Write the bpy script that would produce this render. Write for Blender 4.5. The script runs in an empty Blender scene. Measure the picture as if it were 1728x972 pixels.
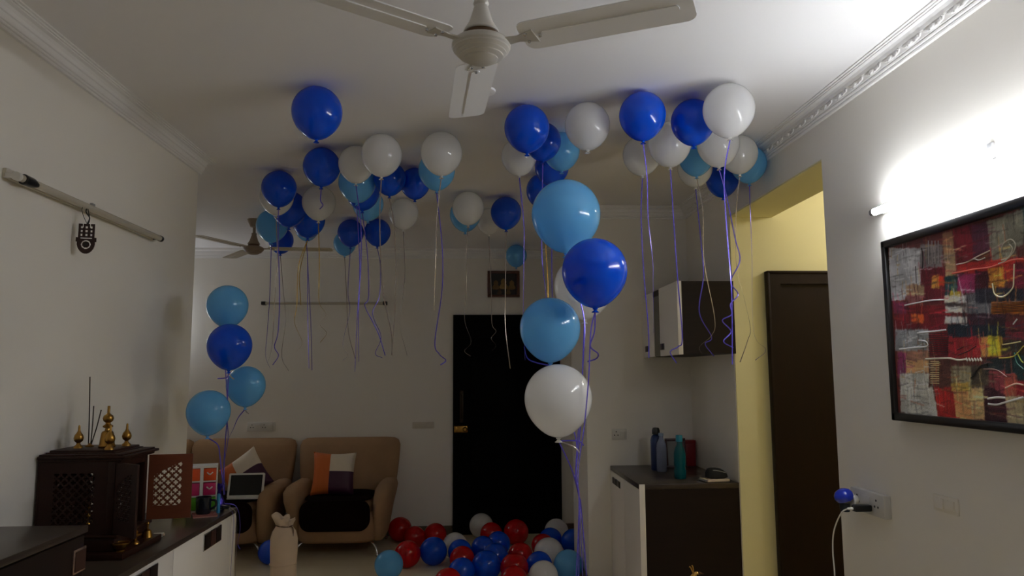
import bpy, bmesh, math, random
from math import sin, cos, pi, radians, sqrt
from mathutils import Vector, Matrix
random.seed(7)
CAM=[[0.998461, -0.000185, -0.055459], [-0.055113, -0.114891, -0.991848], [-0.006188, 0.993378, -0.114724]]
CEIL=[('D', (-0.646, 3.05, 2.6), 0.105, 'dark blue balloon nearest on the left, alone ahead of the left cluster under the ceiling', []), ('D', (-0.795, 3.903, 2.607), 0.098, 'dark blue balloon right behind the nearest left one, touching a white balloon', [('v', [(-0.795, 3.903, 2.485), (-0.797, 3.903, 2.42), (-0.784, 3.903, 2.394), (-0.798, 3.891, 2.369)])]), ('W', (-0.606, 3.863, 2.611), 0.094, 'white balloon under the ceiling half hidden by a nearer white balloon', [('v', [(-0.606, 3.863, 2.494), (-0.577, 3.863, 2.279), (-0.573, 3.863, 2.065), (-0.584, 3.851, 1.826), (-0.594, 3.863, 1.515)])]), ('W', (-0.449, 3.663, 2.603), 0.102, 'large plain white balloon in front of the left cluster with a small bright highlight', [('s', [(-0.449, 3.663, 2.477), (-0.454, 3.663, 2.284), (-0.445, 3.663, 2.045), (-0.428, 3.651, 1.882), (-0.391, 3.663, 1.707), (-0.386, 3.675, 1.591)])]), ('W', (-0.147, 3.616, 2.601), 0.104, 'white balloon hanging in front of a light blue one, right end of the left cluster', [('s', [(-0.147, 3.616, 2.473), (-0.166, 3.616, 2.29), (-0.173, 3.616, 2.053), (-0.178, 3.604, 1.808)])]), ('L', (-0.186, 3.955, 2.605), 0.1, 'light blue balloon peeking out below the white one ending the left cluster at right', [('v', [(-0.186, 3.955, 2.481), (-0.155, 3.955, 2.186), (-0.154, 3.955, 1.948), (-0.19, 3.943, 1.672), (-0.168, 3.955, 1.606), (-0.133, 3.967, 1.572), (-0.161, 3.955, 1.547)])]), ('D', (-1.136, 4.367, 2.603), 0.102, 'dark blue balloon at the upper left edge of the left cluster, over a white one', [('v', [(-1.136, 4.367, 2.477), (-1.129, 4.367, 2.236), (-1.114, 4.367, 1.956), (-1.114, 4.355, 1.749), (-1.135, 4.367, 1.663), (-1.114, 4.379, 1.612), (-1.142, 4.367, 1.557)])]), ('W', (-1.206, 4.586, 2.602), 0.103, 'white balloon showing as a crescent below the leftmost upper dark blue balloon', [('s', [(-1.206, 4.586, 2.474), (-1.191, 4.586, 2.225), (-1.197, 4.586, 2.056), (-1.199, 4.574, 1.776), (-1.21, 4.586, 1.653), (-1.235, 4.598, 1.56)])]), ('D', (-0.328, 4.278, 2.617), 0.088, 'front one of the dark blue pair right of the large plain white balloon', []), ('D', (-0.462, 4.157, 2.613), 0.092, 'dark blue balloon squeezed between the large white balloon and another dark blue one', [('s', [(-0.462, 4.157, 2.499), (-0.427, 4.157, 2.271), (-0.422, 4.157, 1.891), (-0.43, 4.145, 1.735), (-0.439, 4.157, 1.607)])]), ('L', (-0.654, 4.209, 2.599), 0.106, 'light blue balloon below the half hidden white balloon in the left cluster', [('v', [(-0.654, 4.209, 2.469), (-0.631, 4.209, 2.116), (-0.632, 4.209, 1.805), (-0.625, 4.197, 1.572)])]), ('D', (-0.658, 4.457, 2.604), 0.101, 'dark blue balloon showing as a crescent under a light blue one in the left cluster', [('v', [(-0.658, 4.457, 2.479), (-0.623, 4.457, 2.217), (-0.612, 4.457, 1.965), (-0.632, 4.445, 1.908), (-0.581, 4.457, 1.805), (-0.545, 4.469, 1.724), (-0.509, 4.457, 1.611)])]), ('L', (-0.669, 4.778, 2.605), 0.1, 'light blue balloon lowest of the stack under the two white balloons of the left cluster', []), ('W', (-0.972, 4.711, 2.599), 0.106, 'greyish white balloon below the second dark blue one, with a gold ribbon under it', [('g', [(-0.972, 4.711, 2.467), (-0.96, 4.711, 2.211), (-0.959, 4.711, 2.037), (-0.95, 4.699, 1.943), (-0.911, 4.711, 1.876), (-0.95, 4.723, 1.816), (-0.905, 4.711, 1.76), (-0.94, 4.699, 1.701)])]), ('D', (-1.194, 4.858, 2.592), 0.113, 'dark blue balloon behind the white crescent, between it and the greyish white balloon', []), ('D', (-1.144, 5.197, 2.588), 0.117, 'dark blue balloon with a gold ribbon, half behind the greyish white balloon', [('g', [(-1.144, 5.197, 2.443), (-1.201, 5.197, 2.259), (-1.206, 5.197, 1.989), (-1.215, 5.185, 1.857), (-1.163, 5.197, 1.722), (-1.205, 5.209, 1.661)]), ('g', [(-1.144, 5.197, 2.443), (-1.192, 5.197, 2.209), (-1.178, 5.197, 1.981)])]), ('L', (-1.457, 5.433, 2.592), 0.113, 'light blue balloon at the left edge of the left cluster beside the far ceiling fan', [('v', [(-1.457, 5.433, 2.452), (-1.457, 5.433, 2.068), (-1.466, 5.433, 1.81), (-1.469, 5.421, 1.639), (-1.437, 5.433, 1.546)])]), ('D', (-1.56, 6.101, 2.603), 0.102, "small dark blue balloon lowest at the left, beside the far fan's motor", [('s', [(-1.56, 6.101, 2.476), (-1.529, 6.101, 2.186), (-1.503, 6.101, 1.944), (-1.523, 6.089, 1.656), (-1.467, 6.101, 1.532)])]), ('L', (-1.256, 5.674, 2.617), 0.088, 'small light blue balloon barely showing below the dark blue one with a gold ribbon', [('v', [(-1.256, 5.674, 2.508), (-1.244, 5.674, 2.32), (-1.237, 5.674, 2.034), (-1.212, 5.662, 1.546)]), ('v', [(-1.256, 5.674, 2.508), (-1.225, 5.674, 2.093), (-1.205, 5.674, 1.822), (-1.189, 5.662, 1.533)])]), ('D', (-0.936, 5.755, 2.603), 0.102, 'far dark blue balloon overlapping a light blue one, left of its matching twin', [('v', [(-0.936, 5.755, 2.477), (-0.95, 5.755, 2.142), (-0.933, 5.755, 1.986), (-0.978, 5.743, 1.735), (-0.941, 5.755, 1.649), (-0.98, 5.767, 1.609)])]), ('L', (-1.067, 6.268, 2.609), 0.096, 'far light blue balloon half hidden behind a dark blue one, low in the left cluster', [('s', [(-1.067, 6.268, 2.491), (-1.044, 6.268, 2.154), (-1.023, 6.268, 1.855), (-0.96, 6.256, 1.628)])]), ('D', (-0.726, 5.727, 2.603), 0.102, 'far dark blue balloon standing clear, right one of the far dark blue pair', [('v', [(-0.726, 5.727, 2.478), (-0.699, 5.727, 2.329), (-0.705, 5.727, 2.098), (-0.753, 5.715, 1.961), (-0.687, 5.727, 1.787), (-0.73, 5.739, 1.661), (-0.676, 5.727, 1.625)])]), ('W', (-0.464, 5.051, 2.603), 0.102, 'white balloon below the two dark blue balloons beside the large white one', [('s', [(-0.464, 5.051, 2.476), (-0.451, 5.051, 2.202), (-0.458, 5.051, 2.076), (-0.472, 5.039, 1.906), (-0.479, 5.051, 1.813), (-0.43, 5.063, 1.625)])]), ('W', (-0.018, 4.837, 2.599), 0.106, 'mid ceiling white balloon before a light blue one, ribbon hanging over the black door', [('s', [(-0.018, 4.837, 2.467), (-0.03, 4.837, 2.319), (-0.026, 4.837, 2.103), (-0.041, 4.825, 1.857), (0.002, 4.837, 1.71), (-0.041, 4.849, 1.649), (-0.002, 4.837, 1.614)])]), ('L', (-0.039, 5.057, 2.598), 0.107, 'light blue balloon hidden behind the mid ceiling white balloon, only rim showing', []), ('W', (0.132, 5.348, 2.614), 0.091, 'dim white balloon behind and left of the dark blue balloon above the framed picture', [('s', [(0.132, 5.348, 2.5), (0.148, 5.348, 2.106), (0.152, 5.348, 1.864), (0.181, 5.336, 1.804), (0.147, 5.348, 1.753), (0.181, 5.36, 1.702), (0.151, 5.348, 1.663)])]), ('D', (0.241, 4.979, 2.599), 0.106, 'dark blue pear shaped balloon in mid ceiling between dim white and the centre cluster', [('s', [(0.241, 4.979, 2.468), (0.234, 4.979, 2.12), (0.233, 4.979, 1.811), (0.263, 4.967, 1.533)])]), ('L', (0.426, 6.879, 2.605), 0.1, 'farthest light blue balloon touching the back wall over the small framed picture', []), ('D', (0.252, 3.23, 2.603), 0.102, 'dark blue balloon at the front left of the centre cluster, largest there', []), ('D', (0.346, 3.459, 2.616), 0.089, 'dark blue balloon half behind the front dark blue one in the centre cluster', [('v', [(0.346, 3.459, 2.506), (0.336, 3.459, 2.09), (0.353, 3.459, 1.872), (0.362, 3.447, 1.693)])]), ('L', (0.455, 3.605, 2.613), 0.092, 'light blue balloon in the centre cluster between dark blue and a large white one', []), ('W', (0.521, 3.19, 2.604), 0.101, 'large white balloon at the right end of the centre cluster, without a ribbon', []), ('W', (0.248, 3.703, 2.613), 0.092, 'white balloon below left of the front dark blue one in the centre cluster', [('v', [(0.248, 3.703, 2.5), (0.27, 3.703, 2.251), (0.268, 3.703, 2.067), (0.263, 3.691, 1.773), (0.27, 3.703, 1.565)])]), ('D', (0.438, 4.368, 2.601), 0.104, 'dark blue balloon lowest in the centre cluster, tucked behind the big light blue balloon', [('g', [(0.438, 4.368, 2.472), (0.449, 4.368, 2.245), (0.46, 4.368, 1.97), (0.439, 4.356, 1.744)])]), ('D', (0.437, 3.89, 2.612), 0.093, "dark blue balloon just above the big light blue balloon's top, behind the centre pair", [('v', [(0.437, 3.89, 2.497), (0.431, 3.89, 2.119), (0.431, 3.89, 1.918), (0.435, 3.878, 1.717)])]), ('D', (0.739, 3.054, 2.605), 0.1, 'bright dark blue balloon at the front left of the right cluster', [('v', [(0.739, 3.054, 2.482), (0.752, 3.054, 2.328), (0.752, 3.054, 2.147), (0.763, 3.042, 1.969), (0.765, 3.054, 1.873), (0.764, 3.066, 1.664)])]), ('W', (0.873, 3.643, 2.608), 0.097, 'greyish white balloon below left in the right cluster, under the bright dark blue one', [('v', [(0.873, 3.643, 2.488), (0.861, 3.643, 2.293), (0.866, 3.643, 2.017), (0.879, 3.631, 1.725), (0.881, 3.643, 1.573)])]), ('W', (0.96, 3.433, 2.602), 0.103, 'white balloon between the two dark blue balloons of the right cluster', [('v', [(0.96, 3.433, 2.474), (0.97, 3.433, 2.159), (0.979, 3.433, 1.928), (0.988, 3.421, 1.662), (0.969, 3.433, 1.62), (0.935, 3.445, 1.596), (0.961, 3.433, 1.543)])]), ('D', (0.984, 3.132, 2.608), 0.097, 'dark blue balloon beside and behind the nearest white balloon of the right cluster', []), ('W', (1.082, 2.952, 2.598), 0.107, 'nearest and brightest white balloon, topmost of the right cluster', [('v', [(1.082, 2.952, 2.465), (1.051, 2.952, 2.303), (1.055, 2.952, 2.04), (1.059, 2.94, 1.827), (1.054, 2.952, 1.531)])]), ('W', (1.202, 3.441, 2.604), 0.101, 'white balloon directly below the nearest white one in the right cluster', [('v', [(1.202, 3.441, 2.479), (1.233, 3.441, 2.345), (1.266, 3.441, 2.142), (1.281, 3.429, 2.03), (1.237, 3.441, 1.93), (1.274, 3.453, 1.87), (1.232, 3.441, 1.822), (1.23, 3.429, 1.771), (1.189, 3.441, 1.743), (1.233, 3.453, 1.692), (1.191, 3.441, 1.645), (1.232, 3.429, 1.614)])]), ('W', (1.369, 3.615, 2.611), 0.094, 'greyish white balloon at the far right cluster edge, before a light blue one', [('s', [(1.369, 3.615, 2.495), (1.34, 3.615, 2.29), (1.332, 3.615, 2.026), (1.354, 3.603, 1.892), (1.389, 3.615, 1.722), (1.377, 3.627, 1.655), (1.33, 3.615, 1.549)])]), ('L', (1.485, 3.79, 2.61), 0.095, 'light blue balloon against the right wall at the far right of the right cluster', [('v', [(1.485, 3.79, 2.492), (1.483, 3.79, 2.341), (1.482, 3.79, 2.118), (1.468, 3.778, 1.711), (1.533, 3.79, 1.616), (1.48, 3.802, 1.561)])]), ('L', (1.176, 3.713, 2.617), 0.088, 'light blue balloon below a dark blue one and over a white crescent, right cluster', [('s', [(1.176, 3.713, 2.508), (1.202, 3.713, 2.332), (1.199, 3.713, 2.071), (1.24, 3.701, 1.771), (1.224, 3.713, 1.687), (1.164, 3.725, 1.63), (1.175, 3.713, 1.585)])]), ('W', (1.224, 3.889, 2.611), 0.094, 'white balloon showing as a crescent below a light blue one in the right cluster', [('v', [(1.224, 3.889, 2.495), (1.245, 3.889, 2.166), (1.249, 3.889, 2.008), (1.216, 3.877, 1.819), (1.282, 3.889, 1.686), (1.249, 3.901, 1.651), (1.291, 3.889, 1.585)])]), ('D', (1.459, 4.129, 2.612), 0.093, 'dark blue balloon lowest in the right cluster near the yellow passage', [])]
TALL=[('L', (0.403, 3.072, 2.172), 0.146, 'big light blue balloon on top of the tall bouquet before the black door', [('v', [(0.403, 3.072, 1.991), (0.429, 3.072, 1.896), (0.472, 3.072, 1.733), (0.466, 3.06, 1.573), (0.447, 3.072, 1.329), (0.429, 3.084, 1.091), (0.439, 3.072, 1.001), (0.431, 3.06, 0.649)])]), ('D', (0.481, 2.837, 1.896), 0.127, 'big dark blue balloon second from top in the tall bouquet', [('v', [(0.481, 2.837, 1.738), (0.462, 2.837, 1.658), (0.45, 2.837, 1.476), (0.428, 2.825, 1.298), (0.405, 2.837, 1.144), (0.408, 2.849, 1.039), (0.421, 2.837, 0.905), (0.431, 2.825, 0.713)]), ('v', [(0.481, 2.837, 1.738), (0.476, 2.837, 1.658), (0.459, 2.837, 1.603), (0.486, 2.825, 1.574), (0.481, 2.837, 1.555), (0.449, 2.849, 1.544)])]), ('W', (0.51, 3.304, 1.893), 0.134, 'big white balloon mostly hidden behind the dark blue one in the tall bouquet', [('v', [(0.51, 3.304, 1.727), (0.501, 3.304, 1.578), (0.492, 3.304, 1.368), (0.477, 3.292, 1.211), (0.461, 3.304, 1.06), (0.475, 3.316, 0.946), (0.453, 3.304, 0.585)])]), ('L', (0.327, 3.049, 1.687), 0.125, 'big light blue balloon in the middle of the tall bouquet above the white one', [('v', [(0.327, 3.049, 1.532), (0.376, 3.049, 1.379), (0.428, 3.049, 1.231), (0.425, 3.037, 1.08), (0.436, 3.049, 1.005), (0.443, 3.061, 0.861), (0.447, 3.049, 0.655)]), ('v', [(0.327, 3.049, 1.532), (0.269, 3.049, 1.544), (0.232, 3.049, 1.563), (0.218, 3.037, 1.61)])]), ('W', (0.346, 2.955, 1.402), 0.134, 'big white balloon lowest in the tall bouquet with a white knot', [('v', [(0.346, 2.955, 1.235), (0.398, 2.955, 1.118), (0.423, 2.955, 1.02), (0.429, 2.943, 0.975), (0.449, 2.955, 0.68)]), ('s', [(0.346, 2.955, 1.235), (0.405, 2.955, 1.212), (0.43, 2.955, 1.186)]), ('v', [(0.346, 2.955, 1.235), (0.421, 2.955, 1.234), (0.445, 2.955, 1.216)])])]
SMALL=[('L', (-1.199, 3.714, 1.844), 0.098, 'light blue balloon on top of the small bouquet by the left wall', [('v', [(-1.199, 3.714, 1.722), (-1.2, 3.714, 1.567), (-1.18, 3.714, 1.338), (-1.181, 3.702, 1.196), (-1.188, 3.714, 1.028), (-1.182, 3.726, 0.931)])]), ('D', (-1.136, 3.569, 1.64), 0.102, 'dark blue balloon second in the small bouquet by the left wall', [('v', [(-1.136, 3.569, 1.513), (-1.136, 3.569, 1.317), (-1.127, 3.569, 1.208), (-1.14, 3.557, 1.073), (-1.136, 3.569, 0.953)]), ('v', [(-1.136, 3.569, 1.513), (-1.143, 3.569, 1.49), (-1.186, 3.569, 1.485)]), ('s', [(-1.136, 3.569, 1.513), (-1.124, 3.569, 1.493), (-1.109, 3.569, 1.481)])]), ('L', (-1.113, 3.77, 1.451), 0.094, 'light blue balloon at the right of the small bouquet over the sofa', [('v', [(-1.113, 3.77, 1.334), (-1.145, 3.77, 1.292), (-1.166, 3.77, 1.24), (-1.187, 3.758, 1.177), (-1.202, 3.77, 1.049), (-1.2, 3.782, 0.922)]), ('s', [(-1.113, 3.77, 1.334), (-1.106, 3.77, 1.32), (-1.094, 3.77, 1.311)])]), ('L', (-1.22, 3.566, 1.334), 0.098, 'light blue balloon lowest and leftmost in the small bouquet by the left wall', [('v', [(-1.22, 3.566, 1.213), (-1.173, 3.566, 1.182), (-1.161, 3.566, 1.133), (-1.144, 3.554, 1.047), (-1.135, 3.566, 0.953)])])]
FLOORB=[('L', (-0.604, 5.703, 0.105), 0.105, 'light blue floor balloon nearest the armchair, at the left front of the pile'), ('R', (-0.64, 6.955, 0.107), 0.107, 'dark red floor balloon against the armchair, at the far left of the pile'), ('R', (-0.488, 6.664, 0.095), 0.095, 'small red floor balloon peeping between two larger red ones at left'), ('R', (-0.312, 6.737, 0.099), 0.099, 'red floor balloon against the back wall left of the black door'), ('R', (-0.494, 6.031, 0.102), 0.102, 'bright red floor balloon right behind the light blue one at the left'), ('D', (-0.296, 6.089, 0.108), 0.108, 'round dark blue floor balloon left of the white one, standing clear'), ('W', (-0.13, 6.3, 0.102), 0.102, "white floor balloon behind a dark blue one, left of the door's edge"), ('D', (-0.086, 6.111, 0.095), 0.095, 'dark blue floor balloon showing as a thin crescent over a red one'), ('R', (-0.066, 5.877, 0.095), 0.095, 'red floor balloon showing as a crescent between two dark blue ones'), ('D', (-0.064, 5.513, 0.095), 0.095, 'dark blue floor balloon at the front, left of the large dark blue one'), ('R', (-0.154, 5.236, 0.095), 0.095, 'red floor balloon cut off by the bottom edge, left of the front blue ones'), ('W', (0.096, 7.04, 0.11), 0.11, 'white floor balloon standing highest against the black door'), ('R', (0.18, 6.724, 0.099), 0.099, 'red floor balloon in front of the white one at the black door'), ('R', (0.399, 6.727, 0.11), 0.11, 'dark red floor balloon in the middle against the black door'), ('D', (0.098, 6.208, 0.096), 0.096, 'dark blue floor balloon below the white one at the door, left of its twin'), ('D', (0.229, 6.356, 0.098), 0.098, 'dark blue floor balloon right under the red one at the black door'), ('D', (0.189, 5.907, 0.1), 0.1, 'dark blue floor balloon in the middle of the pile behind the large front one'), ('D', (0.113, 5.604, 0.108), 0.108, 'large dark blue floor balloon at the front of the pile centre'), ('R', (0.384, 5.945, 0.097), 0.097, 'red floor balloon below the dark red one, mid pile'), ('R', (0.315, 5.553, 0.103), 0.103, 'large red floor balloon right of the front dark blue one'), ('R', (0.294, 5.259, 0.095), 0.095, 'red floor balloon lowest in the pile, cut off by the bottom edge right of centre'), ('W', (0.761, 6.767, 0.106), 0.106, "white floor balloon farthest at right beside the door's right edge"), ('D', (0.673, 6.443, 0.1), 0.1, 'dark blue floor balloon showing as a crescent over a red one at right'), ('R', (0.59, 6.256, 0.095), 0.095, 'red floor balloon showing as a crescent left of the large white one'), ('W', (0.604, 5.925, 0.115), 0.115, 'large white floor balloon at the right of the pile'), ('D', (0.856, 6.344, 0.104), 0.104, 'dark blue floor balloon at the far right behind the purple ribbons'), ('D', (0.505, 5.649, 0.096), 0.096, 'dark blue floor balloon showing as a cap between white and red ones at front right'), ('W', (0.503, 5.317, 0.103), 0.103, 'white floor balloon at the bottom edge, front right of the pile'), ('L', (0.712, 5.582, 0.108), 0.108, 'light blue floor balloon at the right front beside the purple ribbons'), ('D', (-1.6, 6.22, 0.095), 0.095, 'dark blue floor balloon half hidden behind the pale cloth sack')]
PATCH=[([(0.007, 0.605), (0.206, 0.571), (0.185, 0.392), (-0.015, 0.411)], (150, 150, 152)), ([(0.197, 0.586), (0.318, 0.564), (0.307, 0.468), (0.185, 0.485)], (105, 98, 98)), ([(0.319, 0.601), (0.372, 0.599), (0.373, 0.452), (0.319, 0.459)], (128, 95, 70)), ([(0.318, 0.536), (0.376, 0.53), (0.375, 0.453), (0.318, 0.457)], (150, 125, 95)), ([(0.375, 0.6), (0.466, 0.598), (0.466, 0.5), (0.378, 0.49)], (98, 25, 34)), ([(0.463, 0.598), (0.532, 0.599), (0.534, 0.504), (0.462, 0.493)], (70, 35, 50)), ([(0.532, 0.599), (0.684, 0.601), (0.669, 0.468), (0.538, 0.474)], (110, 108, 95)), ([(0.641, 0.5), (0.673, 0.502), (0.666, 0.448), (0.636, 0.452)], (85, 55, 50)), ([(0.378, 0.49), (0.669, 0.468), (0.663, 0.42), (0.38, 0.459)], (150, 40, 36)), ([(0.191, 0.505), (0.322, 0.487), (0.309, 0.371), (0.177, 0.384)], (88, 25, 34)), ([(0.249, 0.47), (0.291, 0.465), (0.286, 0.422), (0.244, 0.427)], (190, 120, 55)), ([(0.287, 0.463), (0.312, 0.46), (0.309, 0.428), (0.284, 0.431)], (170, 55, 35)), ([(0.099, 0.457), (0.205, 0.444), (0.2, 0.403), (0.094, 0.414)], (140, 115, 88)), ([(0.091, 0.418), (0.194, 0.408), (0.19, 0.374), (0.087, 0.384)], (120, 75, 75)), ([(0.318, 0.457), (0.382, 0.449), (0.375, 0.389), (0.311, 0.395)], (30, 58, 62)), ([(0.381, 0.458), (0.465, 0.447), (0.458, 0.387), (0.374, 0.396)], (120, 40, 75)), ([(0.463, 0.455), (0.53, 0.446), (0.523, 0.388), (0.456, 0.395)], (62, 18, 26)), ([(0.523, 0.458), (0.591, 0.448), (0.585, 0.391), (0.517, 0.399)], (180, 120, 50)), ([(0.588, 0.459), (0.631, 0.453), (0.625, 0.404), (0.582, 0.41)], (150, 45, 36)), ([(0.632, 0.46), (0.667, 0.454), (0.658, 0.379), (0.623, 0.383)], (85, 25, 40)), ([(0.414, 0.392), (0.528, 0.38), (0.52, 0.318), (0.406, 0.327)], (85, 85, 88)), ([(0.46, 0.402), (0.658, 0.379), (0.654, 0.338), (0.455, 0.357)], (38, 38, 46)), ([(0.338, 0.406), (0.391, 0.4), (0.389, 0.383), (0.336, 0.389)], (165, 145, 50)), ([(0.308, 0.396), (0.413, 0.385), (0.41, 0.362), (0.305, 0.372)], (190, 182, 165)), ([(0.305, 0.372), (0.41, 0.362), (0.409, 0.348), (0.304, 0.358)], (70, 60, 58)), ([(0.304, 0.36), (0.409, 0.35), (0.407, 0.331), (0.302, 0.34)], (180, 175, 165)), ([(0.525, 0.354), (0.654, 0.342), (0.65, 0.307), (0.52, 0.318)], (160, 100, 40)), ([(0.009, 0.409), (0.106, 0.391), (0.087, 0.352), (0.007, 0.359)], (110, 45, 70)), ([(0.09, 0.383), (0.308, 0.363), (0.304, 0.335), (0.087, 0.352)], (110, 28, 34)), ([(0.015, 0.358), (0.219, 0.342), (0.214, 0.292), (0.008, 0.305)], (100, 24, 32)), ([(0.117, 0.35), (0.191, 0.344), (0.187, 0.314), (0.114, 0.319)], (190, 85, 40)), ([(0.012, 0.302), (0.213, 0.29), (0.205, 0.217), (0.003, 0.223)], (125, 128, 130)), ([(0.216, 0.342), (0.307, 0.335), (0.301, 0.281), (0.209, 0.286)], (95, 22, 32)), ([(0.213, 0.286), (0.317, 0.28), (0.307, 0.189), (0.202, 0.191)], (105, 30, 38)), ([(0.303, 0.327), (0.413, 0.318), (0.41, 0.296), (0.3, 0.304)], (175, 172, 165)), ([(0.313, 0.301), (0.576, 0.283), (0.572, 0.246), (0.309, 0.259)], (22, 32, 42)), ([(0.414, 0.326), (0.58, 0.313), (0.576, 0.281), (0.41, 0.292)], (50, 28, 38)), ([(0.575, 0.291), (0.648, 0.286), (0.642, 0.236), (0.569, 0.239)], (95, 30, 40)), ([(0.315, 0.259), (0.469, 0.251), (0.462, 0.188), (0.307, 0.191)], (128, 30, 36)), ([(0.467, 0.252), (0.506, 0.25), (0.499, 0.189), (0.459, 0.19)], (180, 130, 75)), ([(0.498, 0.254), (0.557, 0.251), (0.55, 0.191), (0.491, 0.193)], (200, 155, 45)), ([(0.556, 0.24), (0.642, 0.236), (0.636, 0.189), (0.55, 0.191)], (52, 40, 30)), ([(0.019, 0.222), (0.208, 0.217), (0.204, 0.182), (0.015, 0.185)], (130, 95, 80)), ([(0.019, 0.218), (0.075, 0.216), (0.064, 0.125), (0.008, 0.125)], (120, 45, 85)), ([(0.068, 0.189), (0.201, 0.186), (0.196, 0.143), (0.062, 0.143)], (165, 130, 90)), ([(0.022, 0.143), (0.204, 0.143), (0.228, -0.001), (0.014, 0.0)], (160, 160, 152)), ([(0.202, 0.189), (0.316, 0.186), (0.306, 0.098), (0.191, 0.096)], (75, 45, 40)), ([(0.314, 0.166), (0.413, 0.165), (0.405, 0.096), (0.306, 0.094)], (120, 115, 95)), ([(0.413, 0.167), (0.496, 0.166), (0.488, 0.097), (0.405, 0.096)], (70, 62, 52)), ([(0.479, 0.187), (0.636, 0.184), (0.631, 0.139), (0.473, 0.139)], (30, 40, 44)), ([(0.597, 0.194), (0.637, 0.193), (0.629, 0.121), (0.588, 0.121)], (30, 58, 62)), ([(0.489, 0.151), (0.558, 0.15), (0.55, 0.076), (0.48, 0.074)], (130, 58, 66)), ([(0.555, 0.139), (0.606, 0.139), (0.598, 0.078), (0.547, 0.076)], (150, 75, 62)), ([(0.601, 0.121), (0.629, 0.121), (0.623, 0.075), (0.596, 0.074)], (130, 30, 40)), ([(0.222, 0.094), (0.319, 0.094), (0.32, 0.0), (0.228, -0.001)], (140, 32, 30)), ([(0.316, 0.098), (0.392, 0.091), (0.406, 0.001), (0.32, 0.0)], (175, 130, 85)), ([(0.39, 0.097), (0.46, 0.097), (0.455, 0.003), (0.403, 0.001)], (185, 158, 110)), ([(0.464, 0.104), (0.481, 0.105), (0.553, 0.076), (0.549, -0.003), (0.457, 0.001)], (50, 20, 30)), ([(0.55, 0.076), (0.624, 0.078), (0.614, -0.002), (0.549, -0.003)], (150, 140, 112)), ([(0.308, 0.11), (0.395, 0.111), (0.392, 0.087), (0.305, 0.085)], (150, 125, 60))]
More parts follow.
